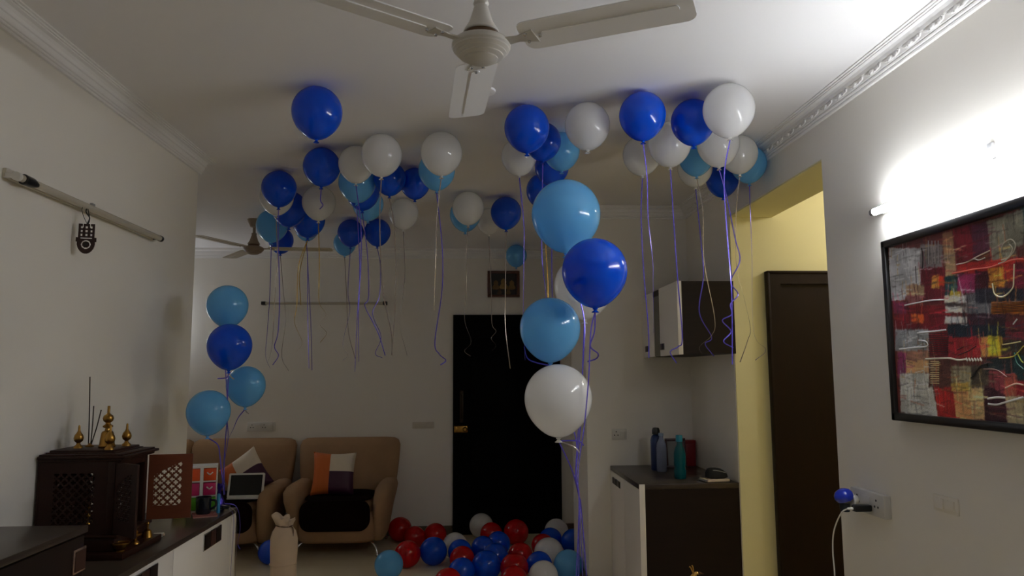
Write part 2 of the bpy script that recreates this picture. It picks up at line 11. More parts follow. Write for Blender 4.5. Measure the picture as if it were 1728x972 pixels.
STROKE=[([(0.083, 0.384), (0.219, 0.387), (0.304, 0.382)], 0.006, (200, 195, 190)), ([(0.38, 0.488), (0.43, 0.488), (0.482, 0.498), (0.537, 0.507)], 0.005, (190, 175, 165)), ([(0.43, 0.488), (0.465, 0.493), (0.486, 0.486), (0.514, 0.489)], 0.004, (200, 190, 180)), ([(0.356, 0.462), (0.416, 0.461), (0.461, 0.461), (0.526, 0.457), (0.578, 0.461), (0.632, 0.465), (0.668, 0.46)], 0.006, (205, 90, 75)), ([(0.568, 0.462), (0.594, 0.466), (0.63, 0.485), (0.642, 0.507), (0.625, 0.525), (0.594, 0.516), (0.582, 0.493)], 0.005, (165, 160, 145)), ([(0.582, 0.471), (0.609, 0.474), (0.629, 0.496), (0.619, 0.512)], 0.005, (170, 165, 150)), ([(0.631, 0.453), (0.624, 0.411), (0.616, 0.384), (0.577, 0.364), (0.543, 0.375), (0.536, 0.408)], 0.006, (200, 180, 150)), ([(0.246, 0.59), (0.239, 0.511)], 0.004, (150, 145, 145)), ([(0.265, 0.586), (0.259, 0.508)], 0.004, (150, 145, 145)), ([(0.282, 0.583), (0.275, 0.506)], 0.004, (150, 145, 145)), ([(0.299, 0.58), (0.293, 0.503)], 0.004, (150, 145, 145)), ([(0.206, 0.571), (0.208, 0.533), (0.201, 0.5)], 0.006, (60, 52, 55)), ([(0.164, 0.514), (0.161, 0.454)], 0.004, (100, 98, 100)), ([(0.527, 0.349), (0.654, 0.343)], 0.003, (95, 55, 25)), ([(0.526, 0.344), (0.654, 0.338)], 0.003, (95, 55, 25)), ([(0.526, 0.339), (0.653, 0.334)], 0.003, (95, 55, 25)), ([(0.525, 0.335), (0.653, 0.329)], 0.003, (95, 55, 25)), ([(0.524, 0.33), (0.652, 0.325)], 0.003, (95, 55, 25)), ([(0.524, 0.325), (0.652, 0.32)], 0.003, (95, 55, 25)), ([(0.523, 0.321), (0.651, 0.316)], 0.003, (95, 55, 25)), ([(0.032, 0.229), (0.126, 0.232), (0.196, 0.234), (0.194, 0.25), (0.152, 0.256)], 0.006, (205, 205, 205)), ([(0.147, 0.281), (0.198, 0.282), (0.247, 0.282), (0.305, 0.283)], 0.006, (200, 190, 190)), ([(0.213, 0.277), (0.313, 0.272)], 0.003, (60, 18, 25)), ([(0.213, 0.27), (0.312, 0.265)], 0.003, (60, 18, 25)), ([(0.212, 0.263), (0.312, 0.258)], 0.003, (60, 18, 25)), ([(0.211, 0.256), (0.311, 0.252)], 0.003, (60, 18, 25)), ([(0.21, 0.249), (0.31, 0.245)], 0.003, (60, 18, 25)), ([(0.209, 0.242), (0.309, 0.238)], 0.003, (60, 18, 25)), ([(0.209, 0.236), (0.309, 0.232)], 0.003, (60, 18, 25)), ([(0.208, 0.229), (0.308, 0.225)], 0.003, (60, 18, 25)), ([(0.207, 0.222), (0.307, 0.219)], 0.003, (60, 18, 25)), ([(0.206, 0.215), (0.306, 0.212)], 0.003, (60, 18, 25)), ([(0.205, 0.208), (0.306, 0.205)], 0.003, (60, 18, 25)), ([(0.205, 0.201), (0.305, 0.199)], 0.003, (60, 18, 25)), ([(0.184, 0.191), (0.304, 0.191), (0.354, 0.184), (0.391, 0.186)], 0.007, (200, 185, 170)), ([(0.392, 0.189), (0.4, 0.18)], 0.009, (205, 185, 175)), ([(0.405, 0.189), (0.413, 0.179)], 0.009, (205, 185, 175)), ([(0.418, 0.188), (0.426, 0.179)], 0.009, (205, 185, 175)), ([(0.431, 0.188), (0.439, 0.179)], 0.009, (205, 185, 175)), ([(0.444, 0.188), (0.451, 0.179)], 0.009, (205, 185, 175)), ([(0.456, 0.188), (0.464, 0.179)], 0.009, (205, 185, 175)), ([(0.211, 0.182), (0.256, 0.181)], 0.004, (180, 160, 120)), ([(0.211, 0.175), (0.255, 0.174)], 0.004, (180, 160, 120)), ([(0.21, 0.167), (0.255, 0.167)], 0.004, (180, 160, 120)), ([(0.209, 0.16), (0.254, 0.16)], 0.004, (180, 160, 120)), ([(0.208, 0.153), (0.253, 0.153)], 0.004, (180, 160, 120)), ([(0.207, 0.145), (0.252, 0.145)], 0.004, (180, 160, 120)), ([(0.206, 0.138), (0.251, 0.138)], 0.004, (180, 160, 120)), ([(0.206, 0.131), (0.25, 0.131)], 0.004, (180, 160, 120)), ([(0.205, 0.124), (0.25, 0.124)], 0.004, (180, 160, 120)), ([(0.204, 0.116), (0.249, 0.117)], 0.004, (180, 160, 120)), ([(0.203, 0.109), (0.248, 0.109)], 0.004, (180, 160, 120)), ([(0.356, 0.2), (0.406, 0.211), (0.443, 0.225)], 0.004, (60, 18, 22)), ([(0.352, 0.216), (0.384, 0.225)], 0.004, (60, 18, 22)), ([(0.409, 0.127), (0.447, 0.155), (0.487, 0.162)], 0.004, (25, 24, 24)), ([(0.414, 0.13), (0.451, 0.158), (0.488, 0.165)], 0.004, (25, 24, 24)), ([(0.419, 0.132), (0.454, 0.161), (0.488, 0.168)], 0.004, (25, 24, 24)), ([(0.424, 0.134), (0.458, 0.164), (0.488, 0.171)], 0.004, (25, 24, 24)), ([(0.47, 0.155), (0.524, 0.152), (0.564, 0.132)], 0.003, (150, 120, 110)), ([(0.476, 0.066), (0.515, 0.071), (0.552, 0.071)], 0.007, (205, 195, 185)), ([(0.477, 0.051), (0.513, 0.05), (0.55, 0.058), (0.623, 0.075)], 0.007, (205, 195, 185)), ([(0.555, 0.099), (0.597, 0.112), (0.627, 0.109)], 0.006, (205, 160, 140)), ([(0.557, 0.225), (0.591, 0.227), (0.631, 0.231)], 0.004, (180, 170, 120)), ([(0.607, 0.281), (0.624, 0.295)], 0.006, (200, 195, 190)), ([(0.603, 0.201), (0.609, 0.172), (0.632, 0.154)], 0.004, (70, 120, 110)), ([(0.613, 0.201), (0.625, 0.179), (0.634, 0.171)], 0.004, (150, 160, 60)), ([(0.539, 0.186), (0.581, 0.187), (0.607, 0.194), (0.64, 0.218)], 0.004, (170, 160, 70))]
FIN=[(-1.441, 2.856, 1.238), (-1.302, 2.93, 1.238), (-1.344, 2.867, 1.238), (-1.296, 2.714, 1.238), (-1.458, 2.949, 1.238)]

S = bpy.context.scene
C = S.collection
# ---------------------------------------------------------------- camera, light, exposure
cd = bpy.data.cameras.new('camera'); cam = bpy.data.objects.new('camera', cd); C.objects.link(cam)
cam.matrix_world = Matrix.Translation((0, 0, 1.5)) @ Matrix(CAM).to_4x4()
cd.sensor_width = 36; cd.lens = 1250 / 1728 * 36; cd.clip_start = .02
S.camera = cam
w = bpy.data.worlds.new('world'); S.world = w; w.use_nodes = True
w.node_tree.nodes['Background'].inputs[0].default_value = (1, .97, .92, 1)
w.node_tree.nodes['Background'].inputs[1].default_value = .16
S.view_settings.view_transform = 'Standard'; S.view_settings.look = 'None'
S.view_settings.exposure = 0.0; S.view_settings.gamma = 1; S.view_settings.use_curve_mapping = False
TUBE_E = 80.0          # the lit tube on the right wall
ALC_E = 24            # added lamp in the alcove, unseen, for the balloons' left-rim highlights
PASS_W = 42.0           # lamp added out of view to light the yellow passage, watts
S.cycles.max_bounces = 12; S.cycles.diffuse_bounces = 8; S.cycles.transparent_max_bounces = 8
S.cycles.sample_clamp_indirect = 12; S.cycles.caustics_reflective = False; S.cycles.caustics_refractive = False
S.cycles.use_denoising = True

# ---------------------------------------------------------------- materials
def lin(c):
    return tuple(((v/255)/12.92 if v/255 <= .04045 else ((v/255+.055)/1.055)**2.4) for v in c) + (1,)
MATS = {}
def mat(name, rgb, rough=.5, metal=0, var=.06, scale=9, bump=0, bscale=60, emit=0, trans=0, coat=0, stretch=None, alpha_glass=0, spec=.5):
    if name in MATS: return MATS[name]
    m = bpy.data.materials.new(name); m.use_nodes = True; nt = m.node_tree; N = nt.nodes; L = nt.links
    b = N['Principled BSDF']; out = N['Material Output']
    b.inputs['Roughness'].default_value = rough; b.inputs['Metallic'].default_value = metal
    b.inputs['Coat Weight'].default_value = coat; b.inputs['Coat Roughness'].default_value = .06
    b.inputs['Specular IOR Level'].default_value = spec
    tc = N.new('ShaderNodeTexCoord'); vec = tc.outputs['Object']
    if stretch:
        mp = N.new('ShaderNodeMapping'); mp.inputs['Scale'].default_value = stretch
        L.new(vec, mp.inputs['Vector']); vec = mp.outputs['Vector']
    col = lin(rgb)
    if var:
        nz = N.new('ShaderNodeTexNoise'); nz.inputs['Scale'].default_value = scale; nz.inputs['Detail'].default_value = 4
        L.new(vec, nz.inputs['Vector'])
        mx = N.new('ShaderNodeMix'); mx.data_type = 'RGBA'
        L.new(nz.outputs['Fac'], mx.inputs['Factor'])
        mx.inputs['A'].default_value = tuple(v*(1-var) for v in col[:3])+(1,)
        mx.inputs['B'].default_value = tuple(min(1, v*(1+var)) for v in col[:3])+(1,)
        cs = mx.outputs['Result']; L.new(cs, b.inputs['Base Color'])
    else: b.inputs['Base Color'].default_value = col
    if bump:
        bz = N.new('ShaderNodeTexNoise'); bz.inputs['Scale'].default_value = bscale; bz.inputs['Detail'].default_value = 3
        L.new(vec, bz.inputs['Vector'])
        bp = N.new('ShaderNodeBump'); bp.inputs['Strength'].default_value = bump; bp.inputs['Distance'].default_value = .01
        L.new(bz.outputs['Fac'], bp.inputs['Height']); L.new(bp.outputs['Normal'], b.inputs['Normal'])
    if emit:
        b.inputs['Emission Color'].default_value = col; b.inputs['Emission Strength'].default_value = emit
    if alpha_glass:
        b.inputs['Transmission Weight'].default_value = alpha_glass; b.inputs['IOR'].default_value = 1.15
    if trans:
        # thin latex: diffuse and translucent under a Fresnel gloss
        df = N.new('ShaderNodeBsdfDiffuse'); df.inputs['Color'].default_value = col
        gl = N.new('ShaderNodeBsdfGlossy'); gl.inputs['Roughness'].default_value = rough
        fr = N.new('ShaderNodeFresnel'); fr.inputs['IOR'].default_value = 1.52
        m2 = N.new('ShaderNodeMixShader'); ge = N.new('ShaderNodeNewGeometry'); mt = N.new('ShaderNodeMath'); mt.operation = 'SUBTRACT'; mt.inputs[0].default_value = 1; L.new(ge.outputs['Backfacing'], mt.inputs[1]); mu = N.new('ShaderNodeMath'); mu.operation = 'MULTIPLY'; L.new(mt.outputs[0], mu.inputs[0]); L.new(fr.outputs[0], mu.inputs[1]); L.new(mu.outputs[0], m2.inputs[0])
        t = N.new('ShaderNodeBsdfTranslucent'); t.inputs['Color'].default_value = col
        ms = N.new('ShaderNodeMixShader'); ms.inputs['Fac'].default_value = trans
        L.new(df.outputs[0], ms.inputs[1]); L.new(t.outputs[0], ms.inputs[2]); L.new(ms.outputs[0], m2.inputs[1]); L.new(gl.outputs[0], m2.inputs[2]); L.new(m2.outputs[0], out.inputs['Surface'])
    MATS[name] = m; return m
WALL = mat('wall_paint', (238, 234, 226), .75, var=.015, scale=2, bump=.03, bscale=180)
CEILM = mat('ceiling_paint', (238, 236, 236), .8, var=.012, scale=2, bump=.02, bscale=160)
PLASTER = mat('cornice_plaster', (238, 236, 234), .6, var=.01)
YEL = mat('yellow_paint', (234, 226, 178), .7, var=.02, scale=2, bump=.03, bscale=180)
FLOOR = mat('floor_marble', (226, 212, 180), .3, var=.08, scale=3)
SKIRT = mat('skirting_tile', (96, 80, 68), .3, var=.1, scale=12)
DARKW = mat('dark_laminate', (30, 19, 14), .5, spec=.2, var=.25, scale=6, stretch=(1, 1, 12))
DARKTOP = mat('dark_worktop', (62, 52, 44), .28, spec=.35, var=.15, scale=8, stretch=(8, 1, 1))
DOORW = mat('door_walnut', (30, 15, 9), .5, spec=.2, var=.3, scale=7, stretch=(10, 10, 1))
BLACKD = mat('black_door', (5, 4, 4), .6, spec=.06, var=.2, scale=8, stretch=(10, 1, 1))
WHITEL = mat('white_laminate', (240, 236, 232), .35, var=.01)
EDGEW = mat('white_edging', (228, 222, 214), .35, var=.01)
WHITEP = mat('white_plastic', (222, 220, 214), .35, var=.01)
GREYP = mat('grey_plastic', (150, 150, 150), .4, var=.02)
BLACKP = mat('black_plastic', (14, 14, 15), .35, var=.1)
CHROME = mat('chrome', (210, 210, 212), .15, 1, var=0)
BRASS = mat('brass', (168, 128, 62), .3, 1, var=.12, scale=30)
FANW = mat('fan_enamel', (206, 203, 197), .3, var=.015)
FANB = mat('fan_blade_enamel', (246, 247, 250), .35, var=.015)
BROWNFAN = mat('fan_brown_enamel', (150, 132, 112), .4, var=.05)
ROSE_SHADE = mat('shaded_rosewood', (44, 20, 12), .45, spec=.25, var=.3, scale=20, stretch=(1, 1, 6))  # shrine wood with the shade of its unlit sides in the colour
ROSE_LIT = mat('lit_rosewood', (104, 48, 20), .5, var=.2, scale=20, stretch=(1, 1, 6))  # same shrine wood, lightened for the door that faces the tube
SOFA = mat('brown_suede', (164, 130, 96), .95, var=.2, scale=5, bump=.25, bscale=350)
MATB = mat('dark_brown_fur', (26, 15, 10), 1, spec=.05, var=.4, scale=60, bump=1, bscale=240)
ORANGE = mat('orange_silk', (205, 105, 40), .55, var=.12, scale=25, stretch=(1, 1, .2))
CWHITE = mat('cream_silk', (226, 212, 192), .6, var=.06, scale=20)
PURPLE = mat('plum_silk', (66, 22, 56), .5, var=.12, scale=20)
JUTE = mat('pale_cloth', (236, 212, 188), .95, var=.1, scale=14, bump=.3, bscale=260)
SCREEN = mat('dark_screen', (8, 8, 9), .12, var=0)
PAPER = mat('paper', (205, 185, 168), .8, var=.04)
LAT = {'D': mat('dark_blue_latex', (0, 92, 232), .14, var=.02, trans=.4),
       'L': mat('light_blue_latex', (130, 208, 252), .14, var=.02, trans=.5),
       'W': mat('white_latex', (246, 246, 246), .14, var=.01, trans=.5),
       'R': mat('red_latex', (214, 10, 18), .14, var=.03, trans=.4)}
RIBM = {'v': mat('violet_ribbon', (104, 92, 206), .22, .35, var=.1, scale=30),
        's': mat('silver_ribbon', (176, 164, 158), .22, .5, var=.1, scale=30),
        'g': mat('gold_ribbon', (206, 164, 66), .22, .5, var=.1, scale=30)}
TUBEBACK = mat('lit_tube_back', (246, 250, 255), .3, var=0, emit=TUBE_E*.55)
TUBEM = mat('lit_tube', (246, 250, 255), .3, var=0, emit=TUBE_E)
ALCM = mat('added_lamp_glow', (240, 246, 255), .3, var=0, emit=ALC_E)
PASSM = mat('added_globe_glow', (255, 250, 240), .3, var=0, emit=PASS_W)
TUBEOFF = mat('unlit_tube', (190, 182, 166), .25, var=.01)

# ---------------------------------------------------------------- mesh helpers
def box(bm, c, s, R=None, bev=0, seg=2):
    r = bmesh.ops.create_cube(bm, size=1); vs = r['verts']
    for v in vs: v.co = Vector((v.co.x*s[0], v.co.y*s[1], v.co.z*s[2]))
    if bev:
        es = list({e for v in vs for e in v.link_edges})
        g = bmesh.ops.bevel(bm, geom=es, offset=bev, segments=seg, affect='EDGES', profile=.5)
        vs = list({v for f in g['faces'] for v in f.verts} | {v for v in vs if v.is_valid})
    M = Matrix.Translation(c) @ (R.to_4x4() if R else Matrix())
    for v in vs: v.co = M @ v.co
    return vs
def bbox(bm, x0, x1, y0, y1, z0, z1, bev=0):
    return box(bm, ((x0+x1)/2, (y0+y1)/2, (z0+z1)/2), (x1-x0, y1-y0, z1-z0), None, bev)
def lathe(bm, prof, seg=24, M=None):
    M = M or Matrix(); rings = []
    for r, z in prof:
        if r < 1e-6: rings.append([bm.verts.new(M @ Vector((0, 0, z)))])
        else: rings.append([bm.verts.new(M @ Vector((r*cos(2*pi*i/seg), r*sin(2*pi*i/seg), z))) for i in range(seg)])
    for a, b in zip(rings, rings[1:]):
        for i in range(seg):
            j = (i+1) % seg
            q = [a[i % len(a)], a[j % len(a)], b[j % len(b)], b[i % len(b)]]
            u = []
            for v in q:
                if v not in u: u.append(v)
            if len(u) > 2: bm.faces.new(u)
    for ring in (rings[0], rings[-1]):
        if len(ring) > 2: bm.faces.new(ring)
def spline(pts, n=6):
    P = [Vector(p) for p in pts]
    if len(P) < 3: return P
    P = [P[0]*2-P[1]] + P + [P[-1]*2-P[-2]]; o = []
    for k in range(1, len(P)-2):
        a, b, c, d = P[k-1:k+3]
        for i in range(n):
            t = i/n
            o.append(.5*((2*b)+(c-a)*t+(2*a-5*b+4*c-d)*t*t+(3*b-a-3*c+d)*t**3))
    o.append(P[-2]); return o
def tube(bm, pts, r, seg=8, wide=None, thick=None, twist=0, ref=(0, 1, 0)):
    P = [Vector(p) for p in pts]; rings = []
    for k, p in enumerate(P):
        t = (P[min(k+1, len(P)-1)]-P[max(k-1, 0)]).normalized()
        rf = Vector(ref)
        if abs(t.dot(rf)) > .95: rf = Vector((1, 0, 0))
        u = t.cross(rf).normalized(); v = t.cross(u).normalized()
        a0 = twist*k
        u, v = u*cos(a0)+v*sin(a0), v*cos(a0)-u*sin(a0)
        rr = r(k/(len(P)-1)) if callable(r) else r
        a, b = (wide or rr), (thick or rr)
        rings.append([bm.verts.new(p+u*a*cos(2*pi*i/seg)+v*b*sin(2*pi*i/seg)) for i in range(seg)])
    for A, B in zip(rings, rings[1:]):
        for i in range(seg): bm.faces.new((A[i], A[(i+1) % seg], B[(i+1) % seg], B[i]))
    bm.faces.new(rings[0]); bm.faces.new(rings[-1])
def loft(bm, secs, seg=28, ex=3.0, axis='z'):
    # secs: (cx, cy, z, hx, hy): stacked superellipses, capped
    rings = []
    for cx, cy, z, hx, hy in secs:
        ring = []
        for i in range(seg):
            a = 2*pi*i/seg; ca, sa = cos(a), sin(a)
            x = cx+hx*math.copysign(abs(ca)**(2/ex), ca); y = cy+hy*math.copysign(abs(sa)**(2/ex), sa)
            ring.append(bm.verts.new((x, y, z) if axis == 'z' else (x, z, y)))
        rings.append(ring)
    for A, B in zip(rings, rings[1:]):
        for i in range(seg): bm.faces.new((A[i], A[(i+1) % seg], B[(i+1) % seg], B[i]))
    bm.faces.new(rings[0]); bm.faces.new(rings[-1])
def prism(bm, pts, z0, z1, M=None):
    M = M or Matrix()
    a = [bm.verts.new(M @ Vector((x, y, z0))) for x, y in pts]; b = [bm.verts.new(M @ Vector((x, y, z1))) for x, y in pts]
    bm.faces.new(a); bm.faces.new(b); n = len(pts)
    for i in range(n): bm.faces.new((a[i], a[(i+1) % n], b[(i+1) % n], b[i]))
def rrect(x0, x1, y0, y1, r, n=5):
    o = []
    for cx, cy, a0 in ((x1-r, y1-r, 0), (x0+r, y1-r, 90), (x0+r, y0+r, 180), (x1-r, y0+r, 270)):
        for i in range(n+1):
            a = radians(a0+90*i/n); o.append((cx+r*cos(a), cy+r*sin(a)))
    return o
def mesh(name, bm, m, smooth=None):
    bmesh.ops.recalc_face_normals(bm, faces=bm.faces)
    me = bpy.data.meshes.new(name); bm.to_mesh(me); bm.free()
    if m: me.materials.append(m)
    if smooth is not None:
        me.polygons.foreach_set('use_smooth', [True]*len(me.polygons)); me.update()
        me.set_sharp_from_angle(angle=radians(smooth))
    return me
def link(name, me, parent=None, M=None):
    o = bpy.data.objects.new(name, me); C.objects.link(o)
    if parent: o.parent = parent
    if M is not None: o.matrix_local = M
    return o
def obj(name, bm, m, parent=None, smooth=35, M=None):
    return link(name, mesh(name, bm, m, smooth), parent, M)
def B(name, m, parent, *boxes, bev=0, smooth=35):
    bm = bmesh.new()
    for b in boxes: bbox(bm, *b, bev=bev)
    return obj(name, bm, m, parent, smooth)
def tag(o, label, cat, group=None):
    o['label'] = label; o['category'] = cat
    if group: o['group'] = group
    return o
def thing(name, loc, label, cat, group=None, rz=0):
    o = bpy.data.objects.new(name, None); C.objects.link(o); o.empty_display_size = .05
    o.location = loc; o.rotation_euler = (0, 0, rz)
    return tag(o, label, cat, group)
def struct(name, bm, m, parent=None, smooth=35):
    o = obj(name, bm, m, parent, smooth)
    if not parent: o['kind'] = 'structure'
    return o
def SB(name, m, *boxes, parent=None, bev=0):
    bm = bmesh.new()
    for b in boxes: bbox(bm, *b, bev=bev)
    return struct(name, bm, m, parent)
def part_label(o, l): o['label'] = l; return o

# ---------------------------------------------------------------- room shell
XL, XR, ZC = -1.525, 1.583, 2.71
SB('floor', FLOOR, (-3.6, 4, -2.7, 7.4, -.1, 0))
SB('ceiling', CEILM, (-3.6, 4, -2.7, 7.4, ZC, ZC+.1))
SB('wall_left', WALL, (XL-.2, XL, -2.6, 4.14, 0, ZC))
SB('wall_alcove_front', WALL, (-3.5, XL-.2, 3.94, 4.14, 0, ZC))
SB('wall_alcove_left', WALL, (-3.6, -3.5, 3.94, 7.4, 0, ZC))
SB('wall_back', WALL, (-3.5, .98, 7.2, 7.4, 0, ZC))
SB('wall_niche', WALL, (.822, XR, 5.3, 6.05, 0, ZC), (.98, XR, 6.05, 7.4, 0, ZC))
SB('wall_niche_right', WALL, (XR, 4, 4.4, 7.4, 0, ZC))
SB('wall_passage', YEL, (XR+.004, 4, 4.392, 4.4, 0, 2.45), (XR+.27, 4, 4.392, 4.4, 2.45, ZC))
SB('wall_right', WALL, (XR, XR+.27, -2.6, 3.18, 0, ZC))
SB('wall_beam', WALL, (XR, XR+.27, 3.18, 4.4, 2.455, ZC))
SB('trim_1', YEL, (XR+.003, XR+.27, 3.18, 4.392, 2.447, 2.455))
SB('wall_passage_near', YEL, (XR+.27, 4, 3.0, 3.18, 0, ZC))
SB('wall_passage_end', YEL, (4, 4.1, 3.0, 4.6, 0, ZC))
SB('baseboard_back', SKIRT, (-3.5, -.17, 7.185, 7.2, 0, .085), (.865, .98, 7.185, 7.2, 0, .085))
SB('baseboard_niche', SKIRT, (.822, .98, 5.285, 5.3, 0, .085), (.807, .822, 5.285, 6.05, 0, .085))

# cornices: profile (outwards, down) swept along a straight wall
PROF = [(0, .088), (.012, .088), (.014, .082), (.012, .078), (.018, .076), (.020, .071), (.017, .067), (.022, .064), (.026, .044),
        (.031, .041), (.033, .028), (.040, .018), (.052, .014), (.052, .010), (.060, .010), (.060, .005), (.070, .005), (.070, 0), (0, 0)]
def cornice(name, p0, p1, n, m0=0, m1=0):
    bm = bmesh.new(); p0 = Vector(p0); p1 = Vector(p1); n = Vector(n); d = (p1-p0).normalized()
    a = [bm.verts.new(p0+n*x-Vector((0, 0, z))-d*(m0*x)) for x, z in PROF]
    b = [bm.verts.new(p1+n*x-Vector((0, 0, z))+d*(m1*x)) for x, z in PROF]
    bm.faces.new(a); bm.faces.new(b); k = len(PROF)
    for i in range(k): bm.faces.new((a[i], a[(i+1) % k], b[(i+1) % k], b[i]))
    return struct(name, bm, PLASTER, smooth=20)
cr = cornice('trim_2', (XR, -2.6, ZC), (XR, 5.3, ZC), (-1, 0, 0), 0, -1)
cornice('trim_3', (XL, -2.6, ZC), (XL, 4.14, ZC), (1, 0, 0), 0, 1)
cornice('trim_4', (XL, 4.14, ZC), (-3.5, 4.14, ZC), (0, 1, 0), 1, -1)
cornice('trim_5', (-3.5, 7.2, ZC), (.98, 7.2, ZC), (0, -1, 0), -1, -1)
cornice('trim_6', (.822, 5.3, ZC), (XR, 5.3, ZC), (0, -1, 0), 0, -1)
cornice('trim_7', (.822, 6.05, ZC), (.822, 5.3, ZC), (-1, 0, 0), 0, 0)
# scallop ornaments along the right cornice
bm = bmesh.new()
arc = [(0, -.036+.072*t, .050+.012*(1-(2*t-1)**2)) for t in [i/8 for i in range(9)]]
tube(bm, [(-.024-(.062-z)*-.1, y, -(z-.004)) for x, y, z in arc], .0042, 6)
tube(bm, [(-.027, -.036, -.056), (-.029, -.030, -.047), (-.030, -.036, -.042), (-.029, -.042, -.047), (-.027, -.036, -.056)], .003, 5)
lathe(bm, [(0, -.003), (.010, 0), (.007, .006), (0, .008)], 10, Matrix.Translation((-.026, 0, -.052)) @ Matrix.Rotation(radians(-90), 4, 'Y'))
motif = mesh('scallop', bm, PLASTER, 40)
for k in range(34):
    link('scallop', motif, cr, Matrix.Translation((XR, .9+k*.127, ZC)) @ Matrix.Diagonal((1.1, 1.5, 1.05, 1)))

# main door (black) and passage door
d1 = SB('door_1', BLACKD, (-.17, -.12, 7.165, 7.2, 0, 2.068), (.81, .862, 7.165, 7.2, 0, 2.068), (-.12, .81, 7.165, 7.2, 2.01, 2.068))
B('door_leaf', BLACKD, d1, (-.12, .81, 7.178, 7.199, 0, 2.01))
B('raised_panel', BLACKD, d1, (.0, .70, 7.170, 7.18, .25, .95), (.0, .70, 7.170, 7.18, 1.1, 1.85), bev=.006)
bm = bmesh.new(); bbox(bm, -.105, -.072, 7.160, 7.176, 1.04, 1.34, .004); tube(bm, spline([(-.088, 7.16, 1.08), (-.088, 7.125, 1.10), (-.088, 7.12, 1.19), (-.088, 7.125, 1.28), (-.088, 7.16, 1.30)]), .008)
part_label(obj('door_handle', bm, mat('dark_bronze', (60, 50, 38), .35, .8), d1), 'dark bronze pull handle')
bm = bmesh.new(); bbox(bm, -.16, -.03, 7.15, 7.178, .945, 1.01, .006)
lathe(bm, [(0, 0), (.022, 0), (.022, .03), (.014, .045), (0, .046)], 16, Matrix.Translation((-.055, 7.15, .978)) @ Matrix.Rotation(radians(90), 4, 'X'))
bbox(bm, -.155, -.13, 7.14, 7.152, .95, 1.005, .003)
part_label(obj('lock', bm, BRASS, d1), 'brass rim lock')
d2 = SB('door_2', DOORW, (1.80, 1.87, 4.352, 4.392, 0, 2.095), (2.68, 2.75, 4.352, 4.392, 0, 2.095), (1.87, 2.68, 4.352, 4.392, 2.03, 2.095))
B('architrave', DOORW, d2, (1.787, 1.802, 4.343, 4.392, 0, 2.108), (2.748, 2.762, 4.343, 4.392, 0, 2.108), (1.787, 2.762, 4.343, 4.392, 2.093, 2.108), bev=.003)
B('door_leaf', DOORW, d2, (1.87, 2.68, 4.375, 4.391, 0, 2.03))

# ---------------------------------------------------------------- lamps
def tube_light(name, x, n, y0, y1, z, tm, label, dark=None, so=.047):
    t = thing(name, (x, (y0+y1)/2, z), label, 'tube light'); h = (y1-y0)/2
    bm = bmesh.new(); bbox(bm, min(0, n*(so-.03)), max(0, n*(so-.03)), -h, h, -.006, .028, .004)
    obj('batten', bm, WHITEP if dark is None else mat('aged_white_plastic', (200, 192, 176), .4), t)
    for nm, a0, mm in (('tube', 0, tm), ('tube_back', 180, TUBEBACK)):      # LED tube: bright half faces the room, weaker half the wall
        arc_ = [(n*so+n*.013*cos(radians(a0+q)), .013*sin(radians(a0+q))) for q in range(-90, 91, 15)]
        bm = bmesh.new(); prism(bm, arc_, -h+.012, h-.012, Matrix(((1, 0, 0, 0), (0, 0, 1, 0), (0, 1, 0, 0), (0, 0, 0, 1))))
        obj(nm, bm, tm if tm is TUBEOFF else mm, t)
    for s in (-1, 1):
        bm = bmesh.new(); lathe(bm, [(0, -.010), (.0145, -.009), (.0145, .009), (0, .010)], 16, Matrix.Translation((n*so, s*(h-.008), 0)) @ Matrix.Rotation(radians(-90), 4, 'X'))
        bbox(bm, min(n*(so-.04), n*so), max(n*(so-.04), n*so), s*(h-.008)-.008, s*(h-.008)+.008, -.006, .012, .003)
        obj('end_cap', bm, GREYP if dark is None else dark[(s+1)//2], t)
    bm = bmesh.new(); bbox(bm, min(0, n*.012), max(0, n*.012), -.012, .012, .026, .085 if dark is None else .04, .003); obj('wall_clip', bm, GREYP, t)
    return t
tube_light('tube_light', XR, -1, 1.5, 2.705, 2.103, TUBEM, 'lit white tube light glaring on the right wall above the abstract painting')
tl = tube_light('tube_light', XL, 1, 2.44, 3.58, 2.15, TUBEOFF, 'unlit tube light on the left wall with a hand amulet hanging from it', (WHITEP, BLACKP), .045)
bm = bmesh.new(); lathe(bm, [(0, 0), (.018, .002), (.017, .05), (.008, .085), (0, .088)], 16, Matrix.Translation((.048, -.535, -.002)) @ Matrix.Rotation(radians(-90), 4, 'X'))
part_label(obj('starter_cover', bm, BLACKP, tl), 'black tube holder end')
t = thing('added_wall_lamp', (-2.98, 7.2, 2.0), 'added slim upright lamp, unseen on the back wall beyond the left sofa', 'wall lamp')
B('back_plate', WHITEP, t, (-.03, .03, -.03, 0, -.36, .36), bev=.004)
bm = bmesh.new(); lathe(bm, [(0, -.32), (.02, -.32), (.02, .32), (0, .32)], 14, Matrix.Translation((0, -.055, 0))); obj('light_column', bm, ALCM, t)
for z_ in (-.33, .33):
    bm = bmesh.new(); lathe(bm, [(0, -.012), (.023, -.012), (.023, .012), (0, .012)], 14, Matrix.Translation((0, -.055, z_))); bbox(bm, -.012, .012, -.055, -.02, z_-.01, z_+.01); obj('end_cap', bm, GREYP, t)
t = thing('tube_light', (-1.4, 7.2, 2.18), 'far unlit tube light on the back wall above the sofas with black ends', 'tube light')
B('batten', WHITEP, t, (-.55, .55, -.03, 0, -.012, .016), bev=.004)
bm = bmesh.new(); lathe(bm, [(0, -.56), (.012, -.56), (.012, .56), (0, .56)], 12, Matrix.Translation((0, -.045, 0)) @ Matrix.Rotation(radians(90), 4, 'Y')); obj('tube', bm, TUBEOFF, t)
